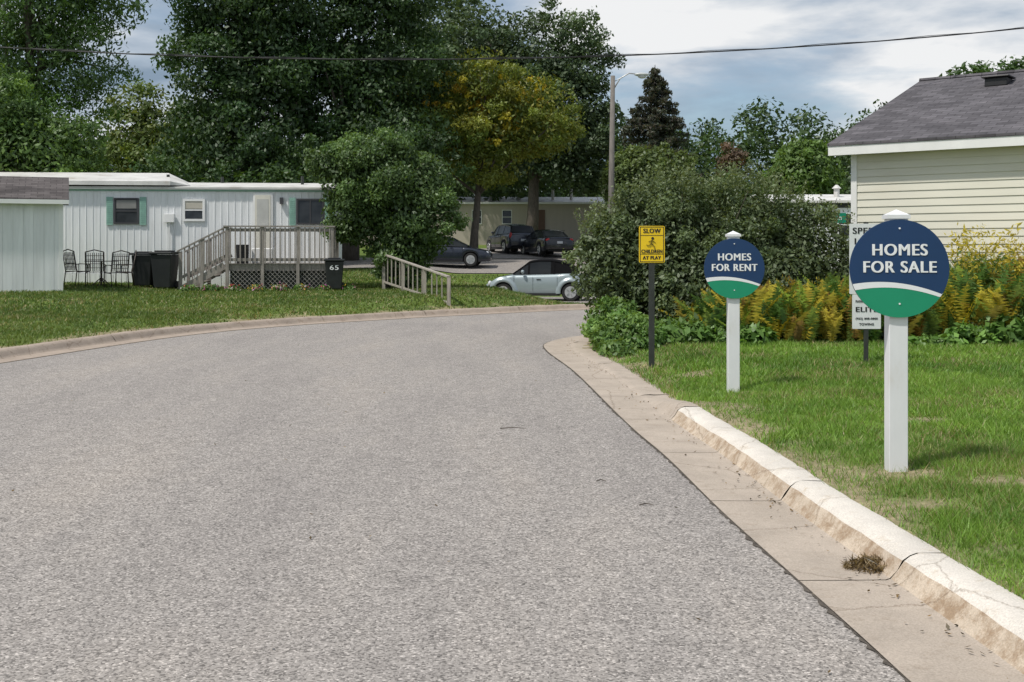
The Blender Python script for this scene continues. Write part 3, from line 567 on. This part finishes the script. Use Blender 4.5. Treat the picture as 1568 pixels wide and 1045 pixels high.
d=MB(); d.box(10.14,10.73,-.06,-.02,1.18,3.28); d.obj('door_frame',WHITEV,e); d=MB(); d.box(10.20,10.67,-.075,-.0605,1.25,3.22); d.obj('door',DOORM,e); boxo('door_glass',mat('door_pane',(.50,.50,.47),.2,3,.1),e,10.26,10.61,-.082,-.0755,2.2,3.1)
boxo('meter_box',WHITEV,e,7.5,7.8,-.13,-.03,2.38,2.64,bevel=.01); boxo('porch_light',DKF,e,10.95,11.05,-.13,-.03,2.95,3.15)
q=MB(); q.tube([(7.65,-.07,2.38),(7.65,-.07,1.0)],[.025,.025],6); q.obj('meter_conduit',WHITEV,e)
boxo('end_corner_trim',TEAL,e,Lh+.001,Lh+.014,-.0,.1,.85,3.33)
WOOD=mat('weathered_wood',(.27,.245,.22),.9,3,.3,.4,(6,6,1)); e2=empty('wooden_deck',(-18,33.8,0),rad(5.46))
q=MB(); x=9.66
while x<12.66: q.box(x,min(x+.135,12.68),-2.2,-.05,1.12,1.155); x+=.14
q.box(9.66,12.68,-2.235,-2.2,.95,1.15); q.box(9.63,9.66,-2.2,-.05,.95,1.15); q.box(12.68,12.71,-2.2,-.05,.95,1.15); q.obj('deck_floor',WOOD,e2)
q=MB()
for x in (9.66,10.65,11.65,12.62): q.box(x,x+.09,-2.33,-2.24,.2,2.22)
for y in (-1.3,-.2): q.box(12.62,12.71,y,y+.09,.2,2.22)
q.box(9.6,12.75,-2.36,-2.21,2.2,2.24); q.box(9.66,12.7,-2.31,-2.27,2.07,2.16); q.box(9.66,12.7,-2.31,-2.27,1.22,1.31); q.box(12.6,12.75,-2.2,-.1,2.2,2.24)
x=9.78
while x<12.6: q.box(x,x+.034,-2.345,-2.311,1.15,2.19); x+=.14
y=-2.15
while y<-.2: q.box(12.712,12.745,y,y+.034,1.15,2.19); y+=.14
q.obj('railing',WOOD,e2)
def cl(xa,zz,xb,zz2,lo,hi):
    ts=sorted([(lo-xa)/(xb-xa),(hi-xa)/(xb-xa)]); t0=max(0,ts[0]);t1=min(1,ts[1])
    if t1-t0<.05: return None
    return (xa+(xb-xa)*t0,zz+(zz2-zz)*t0),(xa+(xb-xa)*t1,zz+(zz2-zz)*t1)
q=MB()
for i in range(-8,32):
    for s in (1,-1):
        a=9.7+i*.13; za,zb_=.35,.95; ax=a if s==1 else a+.6; bx=a+.6 if s==1 else a
        c=cl(ax,za,bx,zb_,9.7,12.66)
        if c: yy=-2.25 if s==1 else -2.258; q.beam((c[0][0],yy,c[0][1]),(c[1][0],yy,c[1][1]),.006,.034,ref=(0,1,0))
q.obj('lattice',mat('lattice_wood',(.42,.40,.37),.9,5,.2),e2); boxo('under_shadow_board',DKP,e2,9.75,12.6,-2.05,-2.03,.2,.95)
q=MB()
for i in range(4):
    xx=9.62-.3*(i+1); zz=1.15-.17*(i+1); q.box(xx,xx+.31,-2.2,-1.1,zz-.04,zz)
for yy in (-2.24,-1.06): q.beam((9.62,yy,1.1),(8.35,yy,.38),.04,.2)
for yy in (-2.3,-1.08):
    q.box(8.35,8.44,yy,yy+.09,.2,1.5); q.box(8.95,9.04,yy,yy+.09,.4,1.85)
    q.beam((8.3,yy+.045,1.5),(9.66,yy+.045,2.2),.12,.04); q.beam((8.4,yy+.045,.75),(9.66,yy+.045,1.38),.035,.08)
    for k in range(9): xx=8.5+k*.135; q.box(xx,xx+.034,yy+.0,yy+.03,.62+(xx-8.4)*.52,1.5+(xx-8.3)*.515)
q.obj('stairs',WOOD,e2)
q=MB(); q.tube([(10.05,-1.7,1.155),(10.05,-1.7,1.7)],[.17,.19],12); q.obj('deck_planter',BLK,e2); 
q=MB(); q.box(10.3,10.9,-1.6,-1.1,1.156,1.6); q.obj('deck_storage_box',WHITEV,e2,bevel=.03)
# shed
e=empty('garden_shed',(-11.45,29,0),rad(21.5)); SHW=mat('shed_panel',(.76,.77,.78),.6,1.5,.06,stretch=(5,5,.4),dirt=(.64,.65,.65))
q=MB(); x=-5
while x<-.02: q.box(x,min(x+.235,0),-.02,0,.45,2.86); x+=.24
q.obj('front_panels',SHW,e); boxo('wall_core',SHW,e,-5,0,.001,3,.2,2.86); boxo('corner_trim',WHITEV,e,-.10,.01,-.035,-.021,.42,2.86)
q=MB(); q.add([(0.001,0,2.86),(.001,3,2.86),(.001,1.5,3.45)],[(0,1,2)]); q.obj('gable',SHW,e)
q=MB(); 
for (ya,za,yb,zb_) in ((-.2,2.84,1.5,3.48),(1.5,3.48,3.2,2.84)):
    q.add([(-5.2,ya,za),(.15,ya,za),(.15,yb,zb_),(-5.2,yb,zb_),(-5.2,ya,za-.04),(.15,ya,za-.04),(.15,yb,zb_-.04),(-5.2,yb,zb_-.04)],[(0,1,2,3),(4,7,6,5),(0,4,5,1),(2,6,7,3),(0,3,7,4),(1,5,6,2)])
q.obj('roof',SHB,e); boxo('fascia',WHITEV,e,-5.2,.15,-.215,-.2,2.70,2.81); 
BIN=mat('bin_plastic',(.018,.02,.022),.45,6,.2)
def bin_(x,y,rz,num=None,s=1):
    z=H1(x,y); e=empty('wheeled_trash_bin',(x,y,z),rz); q=MB(); w0,w1=.22*s,.29*s
    vs=[(-w0,-w0,.05),(w0,-w0,.05),(w0,w0,.05),(-w0,w0,.05),(-w1,-w1,.92*s),(w1,-w1,.92*s),(w1,w1,.92*s),(-w1,w1,.92*s)]
    q.add(vs,[(0,3,2,1),(4,5,6,7),(0,1,5,4),(1,2,6,5),(2,3,7,6),(3,0,4,7)]); q.obj('body',BIN,e,bevel=.03)
    q=MB(); q.box(-w1-.03,w1+.03,-w1-.05,w1+.03,.925*s,.99*s); q.box(-w1*.7,w1*.7,-w1*.8,w1*.7,.99*s,1.03*s); q.obj('lid',BIN,e,bevel=.02)
    q=MB(); q.tube([(-w1,w1+.05,.9*s),(w1,w1+.05,.9*s)],[.018,.018],8); 
    for sx in (-1,1): q.tube([(sx*(w0+.0),w0,.12),(sx*(w0+.06),w0,.12)],[.12,.12],14)
    q.obj('wheels_and_handle',BLK,e)
    if num: text(num,e,'house_number',WHT,0,-w1-.005,.72*s,.24,.13)
bin_(-10.55,32.6,.1); bin_(-9.85,32.3,-.1,s=1.08); bin_(-10.2,33.0,0,s=.9); bin_(-4.95,31.7,.15,'65',s=.9)
MET=mat('patio_metal',(.05,.038,.03),.45,8,.3)
def chair(x,y,rz):
    z=H1(x,y); e=empty('patio_chair',(x,y,z),rz); q=MB()
    for sx in (-.24,.24):
        q.tube([(sx,-.24,0),(sx,-.22,.62),(sx,.1,.64),(sx,.24,.62)],[.014]*4,6); q.tube([(sx,.26,0),(sx,.2,.43),(sx,.3,.98)],[.014]*3,6); q.tube([(sx,-.22,.43),(sx,.2,.41)],[.014]*2,6)
    for k in range(7): yy=-.2+k*.066; q.beam((-.24,yy,.43),(.24,yy,.43),.03,.01)
    for k in range(9): xx=-.22+k*.055; q.beam((xx,.22,.46),(xx,.3,.96),.018,.012)
    for k in range(4): q.beam((-.24,.235+k*.02,.55+k*.11),(.24,.235+k*.02,.55+k*.11),.012,.014)
    q.tube([(-.24,.3,.98),(0,.31,1.04),(.24,.3,.98)],[.016]*3,6); q.obj('frame',MET,e,smooth=True)
chair(-12.15,31.8,2.6); chair(-11.45,31.3,-2.9); chair(-11.0,32.3,-1.2); chair(-10.95,31.5,-2.4)
z=H1(-11.5,32); e=empty('patio_table',(-11.55,32,z)); q=MB(); q.tube([(0,0,.70),(0,0,.72)],[.45,.45],24); q.tube([(0,0,0),(0,0,.7)],[.03,.03],8)
for a in range(4): q.tube([(0,0,.25),(.3*math.cos(a*1.57),.3*math.sin(a*1.57),0)],[.015,.015],6)
q.obj('table',MET,e)
crown('flower_bed',[(-8.9+k*.62,31.25+k*.06,.44,.32,.2,.18) for k in range(8)],7000,.06,[(.10,.20,.045),(.16,.27,.07)],None,82,ncl=60,clr=.5,zmin=.3)
crown('flower_blossoms',[(-8.9+k*.62,31.15+k*.06,.52,.32,.15,.14) for k in range(8)],260,.06,[(.6,.05,.12),(.75,.55,.06),(.7,.7,.7),(.5,.1,.4)],None,83,ncl=40,clr=.6,cvar=.1)
# path railing
e=empty('wooden_path_railing'); q=MB(); A=Vector((-3.72,33,0));B=Vector((-1.55,27.9,0))
for k in range(4):
    p=A.lerp(B,k/3); z=H1(p.x,p.y); t=1.4-.56*k/3; q.box(p.x-.045,p.x+.045,p.y-.045,p.y+.045,z-.1,t+.02)
q.beam((A.x,A.y,1.42),(B.x,B.y,.88),.10,.035); q.beam((A.x,A.y,.62),(B.x,B.y,.24),.035,.05)
for k in range(1,14):
    if k%5==0: continue
    p=A.lerp(B,k/14.3); q.box(p.x-.016,p.x+.016,p.y-.016,p.y+.016,.60-.37*k/14.3,1.40-.54*k/14.3)
q.obj('railing',mat('greyed_wood',(.33,.30,.26),.9,3,.3,.4,(6,6,1)),e)
# ------------------------------------------------------------------ beige home + others
BEI=mat('beige_panel',(.47,.42,.36),.6,1,.06,stretch=(3,3,.4)); e=empty('beige_mobile_home',(-14,79,0),rad(1))
boxo('walls',BEI,e,0,20.2,0,4.5,1.6,4.9); q=MB(); q.add([(-.2,-.2,4.9),(20.5,-.2,4.9),(20.5,2.2,5.4),(-.2,2.2,5.4),(20.5,4.7,4.9),(-.2,4.7,4.9)],[(0,1,2,3),(3,2,4,5),(1,4,2),(0,3,5)]); q.obj('roof',ROOFW,e)
boxo('gutter',WHITEV,e,-.2,20.5,-.25,-.18,4.8,4.93); window(e,'window_a',13.3,14.0,3.4,4.4,WHITEV,y=-.01); window(e,'window_b',11.2,11.9,3.4,4.4,WHITEV,y=-.01); window(e,'window_c',7.2,8.3,3.4,4.4,WHITEV,y=-.01)
boxo('door',mat('brown_door',(.13,.07,.045),.5,3,.1),e,15.7,16.3,-.05,-.01,2.3,4.4); 
q=MB()
for vx in (12.5,14.5,16.9,18.2): q.tube([(vx,1,5.1),(vx,1,5.9)],[.1,.1],8)
q.obj('roof_vents',mat('vent_metal',(.5,.48,.45),.5,3,.1),e)
q=MB(); 
for k in range(9): q.box(15+k*.3,15.05+k*.3,-1.5,-1.45,2,2.9)
q.box(14.9,17.6,-1.55,-1.4,2.9,2.96); q.box(14.9,17.6,-1.5,0,1.9,2.0); q.obj('porch',WOOD,e)
e=empty('white_mobile_home',(10.4,47,0),rad(-3)); boxo('walls',MHW,e,0,12,0,4,-.4,3.6); q=MB(); q.add([(-.2,-.2,3.6),(12.2,-.2,3.6),(12.2,2,3.95),(-.2,2,3.95),(12.2,4.2,3.6),(-.2,4.2,3.6),(-.2,-.2,3.5),(12.2,-.2,3.5)],[(0,1,2,3),(3,2,4,5),(6,7,1,0),(0,3,5)]); q.obj('roof',ROOFW,e)
window(e,'window_a',3.0,4.0,2.1,3.1,WHITEV,y=-.01); boxo('trim',DKP,e,0,12,-.03,-.005,3.3,3.48)
q=MB(); q.tube([(3.2,1,3.7),(3.2,1,4.15)],[.12,.12],8); q.tube([(3.2,1,4.15),(3.2,1,4.3)],[.2,.05],8); q.obj('roof_vent',ROOFW,e)
# ------------------------------------------------------------------ street lamp and wire
PW=mat('pole_wood',(.17,.155,.14),.9,6,.25,.4,(4,4,.5)); e=empty('street_lamp',(3.93,45,0)); q=MB(); q.tube([(0,0,-.8),(0,0,4),(.06,0,8.45)],[.14,.115,.085],10); q.obj('pole',PW,e,smooth=True)
q=MB(); q.tube([(.08,0,7.9),(.35,0,8.35),(.7,0,8.55),(1.0,0,8.52)],[.025]*4,8); q.beam((.08,0,8.2),(.5,0,8.45),.025,.025); q.obj('arm',mat('galv_arm',(.45,.45,.45),.4,6,.1,metal=.5),e,smooth=True)
q=MB(); q.ell((1.2,0,8.50),(.30,.15,.08)); q.ell((1.22,0,8.42),(.17,.12,.08)); q.obj('lamp_head',mat('lamp_grey',(.5,.52,.52),.4,6,.1),e,smooth=True)
e=empty('overhead_power_line'); q=MB()
xx=np.linspace(-20,22,80); zz=5.19+.0041*(xx+3.2)**2
q.tube([(a,22+a*.05,b_) for a,b_ in zip(xx,zz)],[.013]*80,6); q.tube([(a,22+a*.05+.03*math.sin(a*3),b_+.012*math.cos(a*3)) for a,b_ in zip(xx,zz+.015)],[.006]*80,5); q.obj('cable',BLK,e,smooth=True)
# ------------------------------------------------------------------ cars
def paint(name,c,rough=.25,metal=.3):
    m,nt,b=nodes(name); n=N(nt,'ShaderNodeTexNoise',Scale=3,Detail=3); r=ramp(nt,[(.3,[x*.93 for x in c]),(.7,[x*1.07 for x in c])]); nt.links.new(n.outputs[0],r.inputs[0]); nt.links.new(r.outputs[0],b.inputs['Base Color'])
    b.inputs['Roughness'].default_value=rough; b.inputs['Metallic'].default_value=metal; b.inputs['Coat Weight'].default_value=.6; b.inputs['Coat Roughness'].default_value=.08; return m
TIRE=mat('tire_rubber',(.02,.02,.02),.85,10,.2); RIM=mat('rim_alloy',(.55,.55,.57),.35,5,.1,metal=.5); REDL=mat('tail_light',(.4,.012,.01),.2,3,.1); LAMPW=mat('head_light',(.55,.57,.6),.1,3,.05); PLATE=mat('plate',(.5,.52,.55),.5,3,.05)
def arch_loft(st,wb,ra,zc):
    X=np.array([s[0] for s in st]); W=np.array([s[1] for s in st]); ZB=np.array([s[2] for s in st]); ZT=np.array([s[3] for s in st])
    def sp(A,x):
        i=int(np.clip(np.searchsorted(X,x)-1,0,len(X)-2)); h=X[i+1]-X[i]; t=(x-X[i])/h
        def sl(k):
            if k==0: return (A[1]-A[0])/(X[1]-X[0])
            if k==len(X)-1: return (A[-1]-A[-2])/(X[-1]-X[-2])
            a=(A[k]-A[k-1])/(X[k]-X[k-1]); b=(A[k+1]-A[k])/(X[k+1]-X[k])
            return 0 if a*b<=0 else 2*a*b/(a+b)
        m0,m1=sl(i)*h,sl(i+1)*h
        return (2*t**3-3*t*t+1)*A[i]+(t**3-2*t*t+t)*m0+(-2*t**3+3*t*t)*A[i+1]+(t**3-t*t)*m1
    xs=sorted(set([round(v,4) for v in np.linspace(X[0],X[-1],61)]+[round(w+ra*math.cos(a),4) for w in wb for a in np.linspace(0,math.pi,15)]))
    rows=[(.0,.93),(.12,.985),(.35,1.0),(.6,1.0),(.8,.985),(.92,.95),(.975,.88),(1.0,.78)]
    q=MB(); R=[]
    for x in xs:
        w,zb,zt=sp(W,x),sp(ZB,x),sp(ZT,x); lo=zb
        for c in wb:
            if abs(x-c)<ra-1e-6: lo=max(lo,zc+math.sqrt(ra*ra-(x-c)**2))
        half=[(f*w,lo+(zt-lo)*t) for t,f in rows]
        R.append([(x,a,b) for a,b in half]+[(x,w*.4,zt+.025),(x,0,zt+.035),(x,-w*.4,zt+.025)]+[(x,-a,b) for a,b in half[::-1]])
    n=len(R[0]); vs=[p for r in R for p in r]; fs=[]
    for i in range(len(R)-1):
        for j in range(n-1): fs.append((i*n+j,i*n+j+1,(i+1)*n+j+1,(i+1)*n+j))
    fs.append(tuple(range(n))[::-1]); fs.append(tuple((len(R)-1)*n+j for j in range(n)))
    q.add(vs,fs); return q
def car(x,y,z,rz,body,st,gh,roofm,roofr,wb,wr,solid=(),tail=(),head=(),pill=(),fl=None,pz=.66):
    e=empty('parked_car',(x,y,z),rz); ra=wr*1.17
    w=max(s[1] for s in st)
    arch_loft(st,wb,ra,wr).obj('body',body,e,smooth=True)
    q=MB(); q.box(st[1][0]+.1,st[-2][0]-.1,-w*.72,w*.72,.24,.62); q.obj('underbody',TIRE,e)
    if fl:
        q=MB()
        for c in wb:
            for sy in (-1,1):
                N_=22; r0,r1,r2=ra*.98,ra*1.12,ra*fl
                rings=[]
                for (r,off) in ((r0,.0),(r0,.07),(r1,.085),(ra*(1+fl)/2*1.03,.06),(r2,-.02)):
                    rings.append([(c+r*math.cos(a),sy*(w+off),wr+r*math.sin(a)) for a in [(-.12+ (math.pi+.24)*k/N_) for k in range(N_+1)]])
                vs=[p for r in rings for p in r]; m=N_+1
                q.add(vs,[(i*m+k,i*m+k+1,(i+1)*m+k+1,(i+1)*m+k) for i in range(4) for k in range(N_)])
        q.obj('fender_flares',body,e,smooth=True)
    q=MB(); vs=[];G=len(gh)
    for (sx,zb,zt,w0,w1) in gh:
        zs=zt-.05*min(1,(zt-zb)/.4)
        vs+=[(sx,w0,zb),(sx,w1,zs),(sx,w1*.8,zt),(sx,0,zt+.02),(sx,-w1*.8,zt),(sx,-w1,zs),(sx,-w0,zb)]
    for i in range(G-1):
        for j in range(6):
            mi=1 if (j in (1,2,3,4) and roofr[0]<=i<roofr[1]) or (j in (0,5) and i in solid) else 0
            q.add([vs[i*7+j],vs[i*7+j+1],vs[(i+1)*7+j+1],vs[(i+1)*7+j]],[(0,1,2,3)],mi)
    q.obj('cabin',[CGL,roofm],e)
    q=MB()
    for i in pill:
        for sy in (1,-1):
            sx,zb,zt,w0,w1=gh[i]; q.beam((sx,sy*(w0+.004),zb),(sx,sy*(w1+.004),zt-.04),.06,.03)
    for i in range(G-1):
        for sy in (1,-1):
            a=gh[i];b_=gh[i+1]; q.beam((a[0],sy*(a[4]+.003),a[2]-.05*min(1,(a[2]-a[1])/.4)),(b_[0],sy*(b_[4]+.003),b_[2]-.05*min(1,(b_[2]-b_[1])/.4)),.045,.04)
    q.obj('pillars',roofm,e)
    ww=w+(.05 if fl else 0)
    for wx in wb:
        for sy in (-1,1):
            q=MB(); q.tube([(wx,sy*(w-.30),wr),(wx,sy*(w-.26),wr)],[ra*.99,ra*.99],28,0); q.obj('wheel_well',TIRE,e)
            q=MB(); q.tube([(wx,sy*(ww-.22),wr),(wx,sy*(ww-.03),wr),(wx,sy*(ww-.01),wr)],[wr,wr,wr*.93],28,0); q.tube([(wx,sy*(ww-.03),wr),(wx,sy*(ww+.0),wr)],[wr*.70,wr*.66],24,1)
            for a in range(5): t=a*1.2566; q.beam((wx+.06*math.cos(t+.6),sy*(ww+.001),wr+.06*math.sin(t+.6)),(wx+wr*.55*math.cos(t+.6),sy*(ww+.001),wr+wr*.55*math.sin(t+.6)),.004,.05,0,ref=(0,1,0))
            q.obj('wheel',[TIRE,RIM],e)
    for nm,ls,mm in (('tail_lights',tail,REDL),('head_lights',head,LAMPW)):
        q=MB()
        for (tx,ty,tz,a,b_,c) in ls:
            for sy in (-1,1): q.ell((tx,sy*ty,tz),(a,b_,c),0,16,8)
        if ls: q.obj(nm,mm,e,smooth=True)
    tx=st[0][0]; q=MB(); q.box(tx-.012,tx+.03,-.16,.16,pz,pz+.13); q.obj('licence_plate',PLATE,e)
    q=MB()
    for sy in (-1,1): q.ell((gh[-2][0]-.1,sy*(w+.07),gh[0][1]+.08),(.07,.09,.07))
    q.obj('mirrors',body,e,smooth=True)
    q=MB(); zb_=gh[0][1]
    for sy in (-1,1):
        for dx in ((wb[0]+ra+.12),(wb[0]+wb[1])/2+.15,wb[1]-ra-.02): q.beam((dx,sy*(w+.0),.36),(dx,sy*(w+.0),zb_-.12),.008,.010)
        q.beam(((wb[0]+wb[1])/2-.15,sy*(w+.008),zb_-.2),((wb[0]+wb[1])/2+.01,sy*(w+.008),zb_-.2),.02,.025)
        q.beam((wb[0]+ra+.02,sy*(w-.02),.235),(wb[1]-ra-.02,sy*(w-.02),.235),.05,.09)
    q.obj('sills_and_door_seams',TIRE,e)
    return e
SIL=paint('silver_blue_paint',(.33,.39,.41),.3,.25); SOFT=mat('soft_top_fabric',(.008,.008,.009),.95,20,.2,spec=.1)
BEET=[(-2.04,.46,.36,.58),(-1.98,.64,.30,.74),(-1.82,.76,.26,.90),(-1.5,.82,.24,.99),(-1.1,.84,.22,1.02),(-.5,.84,.22,1.0),(.3,.84,.22,.98),(.8,.84,.22,.97),(1.15,.83,.22,.92),(1.5,.80,.25,.82),(1.8,.72,.28,.69),(1.98,.58,.32,.58),(2.04,.44,.38,.50)]
BGH=[(-1.46,1.0,1.07,.68,.60),(-1.34,1.0,1.27,.70,.60),(-1.05,1.0,1.44,.72,.58),(-.62,1.0,1.52,.73,.57),(-.5,1.0,1.53,.73,.57),(-.05,.99,1.53,.73,.57),(.32,.99,1.47,.73,.57),(.62,.98,1.24,.73,.62),(.92,.97,1.0,.73,.68)]
car(1.05,43,H1(1.05,43)+.045,math.pi-rad(9),SIL,BEET,BGH,SOFT,(0,6),(-1.26,1.26),.325,solid=(0,1,2,3),tail=[(-1.88,.66,.68,.05,.09,.09)],head=[(1.80,.62,.62,.08,.12,.12)],pill=(3,6,7),fl=1.5,pz=.42)
BKP=paint('black_paint_metallic',(.012,.013,.018)); NVP=paint('dark_blue_paint',(.02,.025,.04))
SED=[(-2.34,.72,.36,.86),(-2.28,.84,.30,.98),(-2.0,.89,.24,1.03),(-1.4,.90,.22,1.02),(-.6,.91,.22,.98),(.4,.91,.22,.95),(1.0,.90,.22,.93),(1.6,.88,.22,.85),(2.1,.82,.24,.74),(2.3,.68,.3,.6)]
SGH=[(-1.80,1.02,1.05,.74,.66),(-1.15,.99,1.38,.79,.60),(-.6,.98,1.45,.80,.58),(.1,.97,1.45,.80,.58),(.45,.96,1.37,.80,.60),(1.2,.93,.96,.76,.72)]
car(-3.3,56,float(Hbase(-3.3,56))+.045,rad(-4),NVP,SED,SGH,NVP,(1,4),(-1.38,1.36),.32,tail=[(-2.25,.68,.84,.08,.16,.09)],head=[(2.12,.62,.66,.12,.15,.07)],pill=(2,3))
car(1.9,64.5,float(Hbase(1.9,64.5))+.045,rad(90+18),BKP,SED,SGH,BKP,(1,4),(-1.38,1.36),.33,tail=[(-2.27,.66,.86,.06,.16,.09)],head=[(2.12,.62,.66,.12,.15,.07)],pill=(2,3))
SUV=[(-2.22,.74,.40,1.0),(-2.15,.85,.32,1.10),(-1.9,.90,.27,1.12),(-1.3,.91,.26,1.10),(-.6,.91,.26,1.08),(.4,.91,.26,1.06),(1.0,.90,.26,1.03),(1.6,.88,.26,.96),(2.05,.82,.28,.86),(2.2,.68,.34,.66)]
SUG=[(-2.10,1.10,1.14,.78,.72),(-1.85,1.10,1.55,.80,.64),(-.9,1.08,1.66,.81,.62),(.1,1.06,1.65,.81,.62),(.5,1.05,1.55,.81,.64),(1.15,1.02,1.05,.76,.72)]
car(-.1,67.5,float(Hbase(0,67.5))+.045,rad(90+20),NVP,SUV,SUG,NVP,(1,4),(-1.32,1.34),.35,tail=[(-2.16,.76,.98,.05,.09,.17)],head=[(2.0,.62,.76,.12,.15,.07)],pill=(2,3))
# ------------------------------------------------------------------ litter
rng=np.random.default_rng(91); n=520; a=rng.uniform(0,6.283,n); r_=rng.random(n)**.6*.12
pos=np.stack([1.70+np.cos(a)*r_*1.1,5.39+np.sin(a)*r_*.8,.012+rng.random(n)*.05*(1-r_/.13)],1); L_=rng.uniform(.03,.09,n); v,f=leafquads(rng,pos,unit(rng.normal(size=(n,3))+[0,0,.8]),L_,L_*.09); npmesh('dry_grass_clump',v,f,LEAF,np.repeat(pick(rng,[(.16,.11,.055),(.34,.25,.13),(.08,.055,.03)],n),4,0))
n=380; yy=rng.uniform(3.8,20,n); xx=np.interp(yy,Rf[:80,1],Rf[:80,0])-np.abs(rng.normal(size=n))*.09+.0; pos=np.stack([xx,yy,np.full(n,.014)],1)
k=rng.integers(0,n,90); pos[k,0]=rng.uniform(-5,1.3,90)
L_=rng.uniform(.012,.035,n); v,f=leafquads(rng,pos,unit(rng.normal(size=(n,3))*.25+[0,0,1]),L_,L_*.5); npmesh('leaf_litter',v,f,LEAF,np.repeat(pick(rng,[(.10,.07,.035),(.25,.16,.06),(.05,.04,.025)],n),4,0))
q=MB()
for (tx,ty,l) in ((-.1,9.6,.22),(.75,6.7,.08),(.55,7.4,.06)):
    q.tube([(tx,ty,.008),(tx+l*.5,ty+.02,.014),(tx+l,ty-.01,.01)],[.004,.004,.002],5)
q.obj('twigs',BARK)
# ------------------------------------------------------------------ light, sky, camera
S=Vector((-.42,-.30,.86)).normalized()
sd=bpy.data.lights.new('sun','SUN'); sd.energy=3.6; sd.angle=rad(2.5); sd.color=(1,.95,.88); so=bpy.data.objects.new('sun',sd); COL.objects.link(so); so.rotation_euler=S.to_track_quat('Z','Y').to_euler(); so.location=(0,0,30)
w=bpy.data.worlds.new('World'); scene.world=w; w.use_nodes=True; nt=w.node_tree; nt.nodes.clear(); L=nt.links
sky=N(nt,'ShaderNodeTexSky',_sky_type='NISHITA'); sky.sun_disc=False; sky.sun_elevation=math.asin(S.z); sky.sun_rotation=math.atan2(S.x,S.y)
bg1=N(nt,'ShaderNodeBackground',Strength=.11); L.new(sky.outputs[0],bg1.inputs[0])
tc=N(nt,'ShaderNodeTexCoord'); mp=N(nt,'ShaderNodeMapping'); mp.inputs['Scale'].default_value=(2.6,2.6,10); mp.inputs['Location'].default_value=(.6,.1,.35); L.new(tc.outputs['Generated'],mp.inputs[0])
n1=N(nt,'ShaderNodeTexNoise',Scale=1.0,Detail=10,Roughness=.58,Distortion=.25); L.new(mp.outputs[0],n1.inputs[0])
cov=ramp(nt,[(.36,(0,0,0)),(.50,(1,1,1))]); L.new(n1.outputs['Fac'],cov.inputs[0])
mp2=N(nt,'ShaderNodeMapping'); mp2.inputs['Scale'].default_value=(4.6,4.6,15); mp2.inputs['Location'].default_value=(3.3,2.1,.55); L.new(tc.outputs['Generated'],mp2.inputs[0])
n2=N(nt,'ShaderNodeTexNoise',Scale=1.0,Detail=9,Roughness=.52,Distortion=.15); L.new(mp2.outputs[0],n2.inputs[0])
cl_=ramp(nt,[(.36,(.27,.36,.47)),(.48,(.50,.58,.68)),(.60,(.95,.96,.97))]); L.new(n2.outputs['Fac'],cl_.inputs[0])
bg2=N(nt,'ShaderNodeBackground',Strength=.92); L.new(cl_.outputs[0],bg2.inputs[0])
ms=N(nt,'ShaderNodeMixShader'); L.new(cov.outputs[0],ms.inputs[0]); L.new(bg1.outputs[0],ms.inputs[1]); L.new(bg2.outputs[0],ms.inputs[2]); wo=N(nt,'ShaderNodeOutputWorld'); L.new(ms.outputs[0],wo.inputs[0])
cd=bpy.data.cameras.new('camera'); cd.lens=40; cd.sensor_width=36; cd.shift_y=-.0874; cd.clip_end=3000; cd.clip_start=.1
co=bpy.data.objects.new('camera',cd); COL.objects.link(co); co.location=(0,0,1.5); co.rotation_euler=(rad(90),0,0); scene.camera=co
scene.view_settings.view_transform='Standard'; scene.view_settings.look='None'; scene.view_settings.exposure=0
